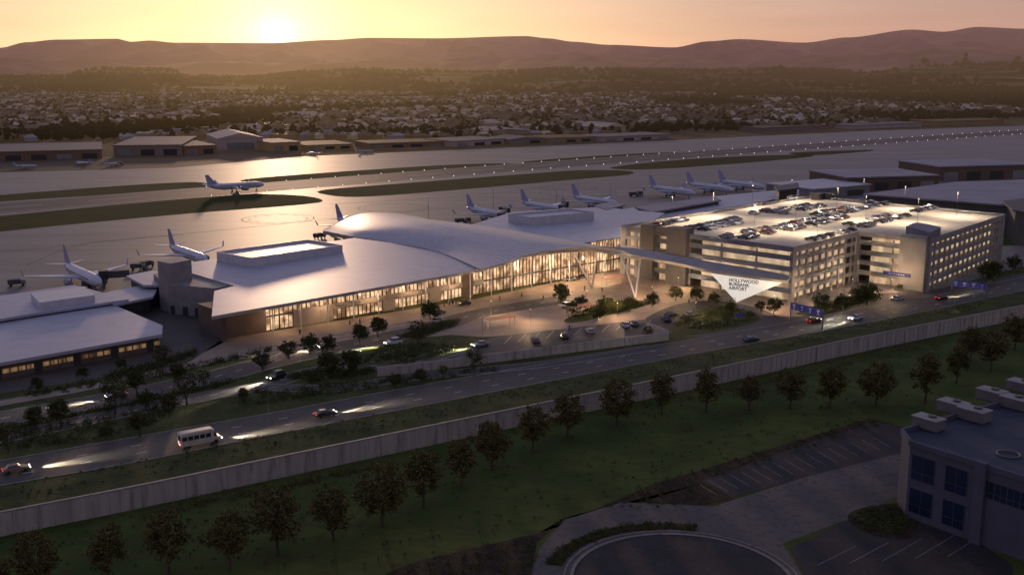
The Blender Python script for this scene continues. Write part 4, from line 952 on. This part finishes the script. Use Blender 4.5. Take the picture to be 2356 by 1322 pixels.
# ---------------------------------------------------------------- trees
def tree_proto(seed,lm,hgt=9.5,cr=3.3,trunk=3.0,ncl=58,airy=False):
    rnd=random.Random(seed); t=thing('tree','tree','tree'); tk=MB()
    pts=[Vector((0,0,0)),Vector((rnd.uniform(-.15,.15),rnd.uniform(-.15,.15),trunk*.6)),Vector((rnd.uniform(-.3,.3),rnd.uniform(-.3,.3),trunk)),Vector((rnd.uniform(-.5,.5),rnd.uniform(-.5,.5),hgt*.75))]
    for k,(r0,r1) in enumerate(((.24,.18),(.18,.15),(.15,.04))): tk.tube(pts[k],pts[k+1],r0,r1,7,False)
    cz=trunk+(hgt-trunk)*.45; cen=[]
    for k in range(ncl):
        while True:
            v=Vector((rnd.uniform(-1,1),rnd.uniform(-1,1),rnd.uniform(-1,1)))
            if .35<v.length<1: break
        ln=1+.28*noise.noise(v*1.7+Vector((seed,0,0)))
        cen.append(Vector((v.x*cr*ln*(1 if v.z<.2 else .85),v.y*cr*ln,cz+v.z*(hgt-trunk)*.52*ln)))
    for k in range(10):
        c=cen[k*5%len(cen)]; st_=pts[2].lerp(pts[3],rnd.uniform(0,.6)); md=st_.lerp(c,.5)+Vector((0,0,-.2)); tk.tube(st_,md,.08,.055,5,False); tk.tube(md,c,.055,.02,5,False)
    tk.build('trunk',m_bark,t)
    lf=MB(); per=12 if airy else 32
    for c in cen:
        rr=rnd.uniform(.55,1.05)
        for j in range(per):
            d=Vector((rnd.gauss(0,1),rnd.gauss(0,1),rnd.gauss(0,.8)))*rr*.5; p=c+d; s=rnd.uniform(.14,.30)
            a=Vector((rnd.uniform(-1,1),rnd.uniform(-1,1),rnd.uniform(-.6,.6))).normalized(); b=a.orthogonal().normalized(); b.rotate(Matrix.Rotation(rnd.uniform(0,6.28),3,a))
            lf.add([p+a*s,p+b*s*.7,p-a*s,p-b*s*.7],[(0,1,2,3)])
    lf.build('crown',lm,t); return t
FT=[tree_proto(s,leafm[0],9.5,rr,tr,nc_) for s,rr,tr,nc_ in ((1,3.2,2.8,85),(2,3.5,2.5,95),(3,2.8,3.0,75),(4,3.7,2.8,100))]
MT=[tree_proto(s,leafm[1],7,rr,tr,nc_,ar) for s,rr,tr,nc_,ar in ((11,2.8,2.2,60,False),(12,3.3,1.8,70,False),(13,2.4,2.4,50,True))]
usedp=set()
def put_tree(pr,x,yt,yb,lb,grp):
    p=P(x,yb,.03); h=H*(yb-yt)/(yb-150); k={id(q):i for i,q in enumerate(FT+MT)}[id(pr)]; base_h=9.6 if pr in FT else 7.1
    s=h/base_h; rz=random.uniform(0,6.28)
    if k not in usedp: usedp.add(k); t=pr; t.location=p; t.rotation_euler=(0,0,rz); t.scale=(s,s,s); t['label']=lb; t['group']=grp
    else: dup(pr,p,rz,s,lb,grp)
fts=[(85,1212,1350),(-15,1265,1390),(250,1195,1345),(390,1165,1320),(528,1158,1308),(640,1098,1274),(768,1100,1244),(880,1052,1209),(975,1022,1167),(1062,1005,1120),(1133,955,1080),(1225,922,1037),(1305,892,1005),(1420,865,977),(1522,850,954),(1625,840,947),(1722,856,942),(1818,838,940),(1908,832,937),(2015,825,934),(2128,805,927),(2200,788,882),(2232,745,830),(2280,750,852),(2335,715,805)]
fts.sort()
for i,(x,a,b) in enumerate(fts): put_tree(FT[(i*7+i//3)%4],x,a,b,'brownish tree on the lawn below the long wall, %s from the left'%OW[i],'row of trees on the lawn')
mts=[(82,930,985,0),(140,912,977,0),(265,862,952,2),(335,893,942,1),(390,903,946,1),(322,945,1003,0),(315,850,906,0),(85,864,905,0),(190,840,872,1),(280,822,850,1),(410,832,886,0),(430,848,932,2),(470,845,896,2),(605,808,852,1),(665,780,826,1),(712,765,816,1),(755,768,804,1),(755,805,882,0),(808,800,867,0),(828,742,792,0),(870,725,776,0),(962,730,792,2),(990,690,738,1),(375,785,852,2),
(1290,650,703,0),(1335,678,714,1),(1395,678,722,1),(1450,680,717,1),(1500,670,706,1),(1555,655,692,1),(1602,658,692,1),(1642,670,702,1),(1375,703,737,1),(1780,682,722,1),(1680,690,722,1),(1890,672,716,1),(1935,675,712,1),(1995,645,702,1),(2275,598,652,1),(1092,795,862,2),(968,845,882,1),(1020,835,872,2),(910,855,892,1),(560,890,917,1),(245,975,1010,1),(20,960,1040,2),(1315,690,725,1),(1420,690,722,1),(1750,690,718,1),(1970,660,700,1),(2070,652,668,1),(2330,585,625,1),(1490,745,782,2),(2290,600,640,1)]
mts.sort(); cnt={}
for i,(x,a,b,k) in enumerate(mts):
    wh='by the garage' if x>1700 else 'on the terminal plaza' if x>1200 else 'on the verges before the terminal' if x>550 else 'on the verges at the left'
    cnt[wh]=cnt.get(wh,0)+1
    put_tree(MT[k],x,a,b,'%s tree %s, %s from the left there'%('sparse pale' if k==2 else 'dark bushy',wh,OW[cnt[wh]-1]),'trees between terminal and main road')
def shrubs(name,polys,n,r0,r1,lm,label,z=.08):
    mb=MB()
    def inside(x,y,pg):
        c=False; j=len(pg)-1
        for i in range(len(pg)):
            if (pg[i][1]>y)!=(pg[j][1]>y) and x<(pg[j][0]-pg[i][0])*(y-pg[i][1])/(pg[j][1]-pg[i][1])+pg[i][0]: c=not c
            j=i
        return c
    for pg in polys:
        w_=[P(x,y) for x,y in pg]; xs=[p.x for p in w_]; ys=[p.y for p in w_]; k=0; it=0
        while k<n and it<n*30:
            it+=1; x=random.uniform(min(xs),max(xs)); y=random.uniform(min(ys),max(ys))
            if not inside(x,y,w_): continue
            k+=1; r=random.uniform(r0,r1)
            for j in range(24):
                d=Vector((random.gauss(0,.5),random.gauss(0,.5),abs(random.gauss(0,.5))))*r; p=Vector((x,y,z))+d; s=random.uniform(.12,.26)*max(.6,r)
                a=Vector((random.uniform(-1,1),random.uniform(-1,1),random.uniform(-.3,1))).normalized(); b=a.orthogonal().normalized()
                mb.add([p+a*s,p+b*s*.7,p-a*s,p-b*s*.7],[(0,1,2,3)])
    return tag(mb.build(name,lm),label,'shrubs',kind='stuff')
shrubs('shrubbery',[[(830,838),(880,800),(960,790),(1060,798),(1040,812),(940,835)],[(915,775),(1010,745),(1060,735),(1040,752),(960,780)],[(1550,752),(1580,722),(1660,705),(1730,718),(1748,733),(1640,765)],[(1830,722),(1900,700),(1985,678),(2010,690),(1960,706)],[(1300,735),(1380,700),(1450,690),(1500,698),(1440,715)],[(0,1040),(0,1000),(250,960),(420,925),(350,980),(200,1015)],[(230,870),(450,805),(455,815),(330,860)],[(550,905),(900,875),(1150,845),(1150,852),(900,890),(560,935)],[(60,905),(400,848),(640,800),(640,806),(400,862),(60,915)],[(0,985),(250,935),(560,870),(560,878),(250,945),(0,998)],[(660,868),(740,850),(850,850),(870,858),(720,880)]],180,.4,1.2,leafm[1],'dark low shrubs filling the planted islands and verges')
shrubs('bed_shrubs',[[(780,1360),(960,1290),(1240,1225),(1500,1115),(2000,962),(2040,975),(1620,1106),(1560,1165),(1300,1186),(1235,1250),(1215,1360)],[(1960,1190),(1985,1170),(2095,1165),(2080,1230),(1990,1220)],bedpx],200,.25,.75,leafm[1],'low dark shrubs in the rocky planting beds by the turning circle')
shrubs('wall_shrubs',[[(320,1185),(640,1118),(900,1062),(900,1072),(640,1130),(320,1198)],[(1100,1012),(1700,885),(2300,755),(2300,765),(1700,900)]],140,.4,1.0,leafm[0],'rough brownish shrubs growing along the foot of the long wall')
shrubs('grass_tufts',[[(0,1120),(900,945),(1500,838),(2300,685),(2300,700),(1500,862),(900,980),(0,1160)],[(0,1235),(1100,1010),(2200,790),(2050,960),(1300,1170),(900,1310),(0,1320)]],420,.12,.3,leafm[0],'rough grass tufts on the lawn and beside the main road')
# ---------------------------------------------------------------- people
V=[(0,0,.98),(0,0,1.2),(0,0,1.42),(0,0,1.55),(0,0,1.68),(0,0,1.76),(0,.2,1.42),(.05,.27,1.15),(.14,.27,.92),(0,-.2,1.42),(-.05,-.27,1.15),(.05,-.28,.92),(0,.1,.92),(.18,.1,.5),(.12,.1,.08),(.26,.1,.04),(0,-.1,.92),(-.08,-.1,.5),(-.25,-.1,.1),(-.12,-.1,.04)]
E=[(0,1),(1,2),(2,3),(3,4),(4,5),(2,6),(6,7),(7,8),(2,9),(9,10),(10,11),(0,12),(12,13),(13,14),(14,15),(0,16),(16,17),(17,18),(18,19)]
Rr=[.14,.13,.15,.06,.1,.08,.07,.045,.035,.07,.045,.035,.09,.065,.045,.04,.09,.065,.045,.04]
PR=thing('person','person','person')
def withskin(vs,es,rs,name,mat):
    bm_=_b.new(); L_=bm_.verts.layers.skin.verify(); vv=[bm_.verts.new(v) for v in vs]
    for i,v in enumerate(vv): v[L_].radius=(rs[i],rs[i]); v[L_].use_root=(i==0)
    for a,b in es: bm_.edges.new((vv[a],vv[b]))
    me=bpy.data.meshes.new(name); bm_.to_mesh(me); bm_.free()
    o=bpy.data.objects.new(name,me); COL.objects.link(o); o.modifiers.new('s','SKIN'); o.modifiers.new('u','SUBSURF').levels=1
    bpy.context.view_layer.update(); m2=bpy.data.meshes.new_from_object(o.evaluated_get(bpy.context.evaluated_depsgraph_get()))
    bpy.data.objects.remove(o); m2.materials.clear(); m2.materials.append(mat)
    o=bpy.data.objects.new(name,m2); COL.objects.link(o); KIDS[o.name]=[]; ORG[o.name]=Vector((0,0,0)); o.parent=PR; KIDS[PR.name].append(o)
withskin(V,E,Rr,'body',m_skin)
keep=[0,1,2,6,7,9,10,12,13,14,16,17,18]; mp_={k:i for i,k in enumerate(keep)}
withskin([V[k] for k in keep],[(mp_[a],mp_[b]) for a,b in E if a in mp_ and b in mp_],[Rr[k]*1.25+.015 for k in keep],'clothing',m_cloth)
pp=[(805,748),(828,745),(1022,706),(1034,703),(1042,702),(1050,699),(690,770),(1150,692),(1200,684),(1290,668),(1345,668),(1385,672),(1440,700),(1250,690),(1585,700),(1310,760)]
for i,(x,y) in enumerate(pp):
    lb='person in dark clothes walking %s, %s walker from the left'%('along the terminal front' if x<1200 else 'across the lit plaza',OW[sorted(q[0] for q in pp).index(x)])
    if i==0: PR.location=P(x,y,.05); PR['label']=lb
    else: dup(PR,P(x,y,.05),random.uniform(0,6.28),1,lb)
print('done',len(bpy.data.objects))
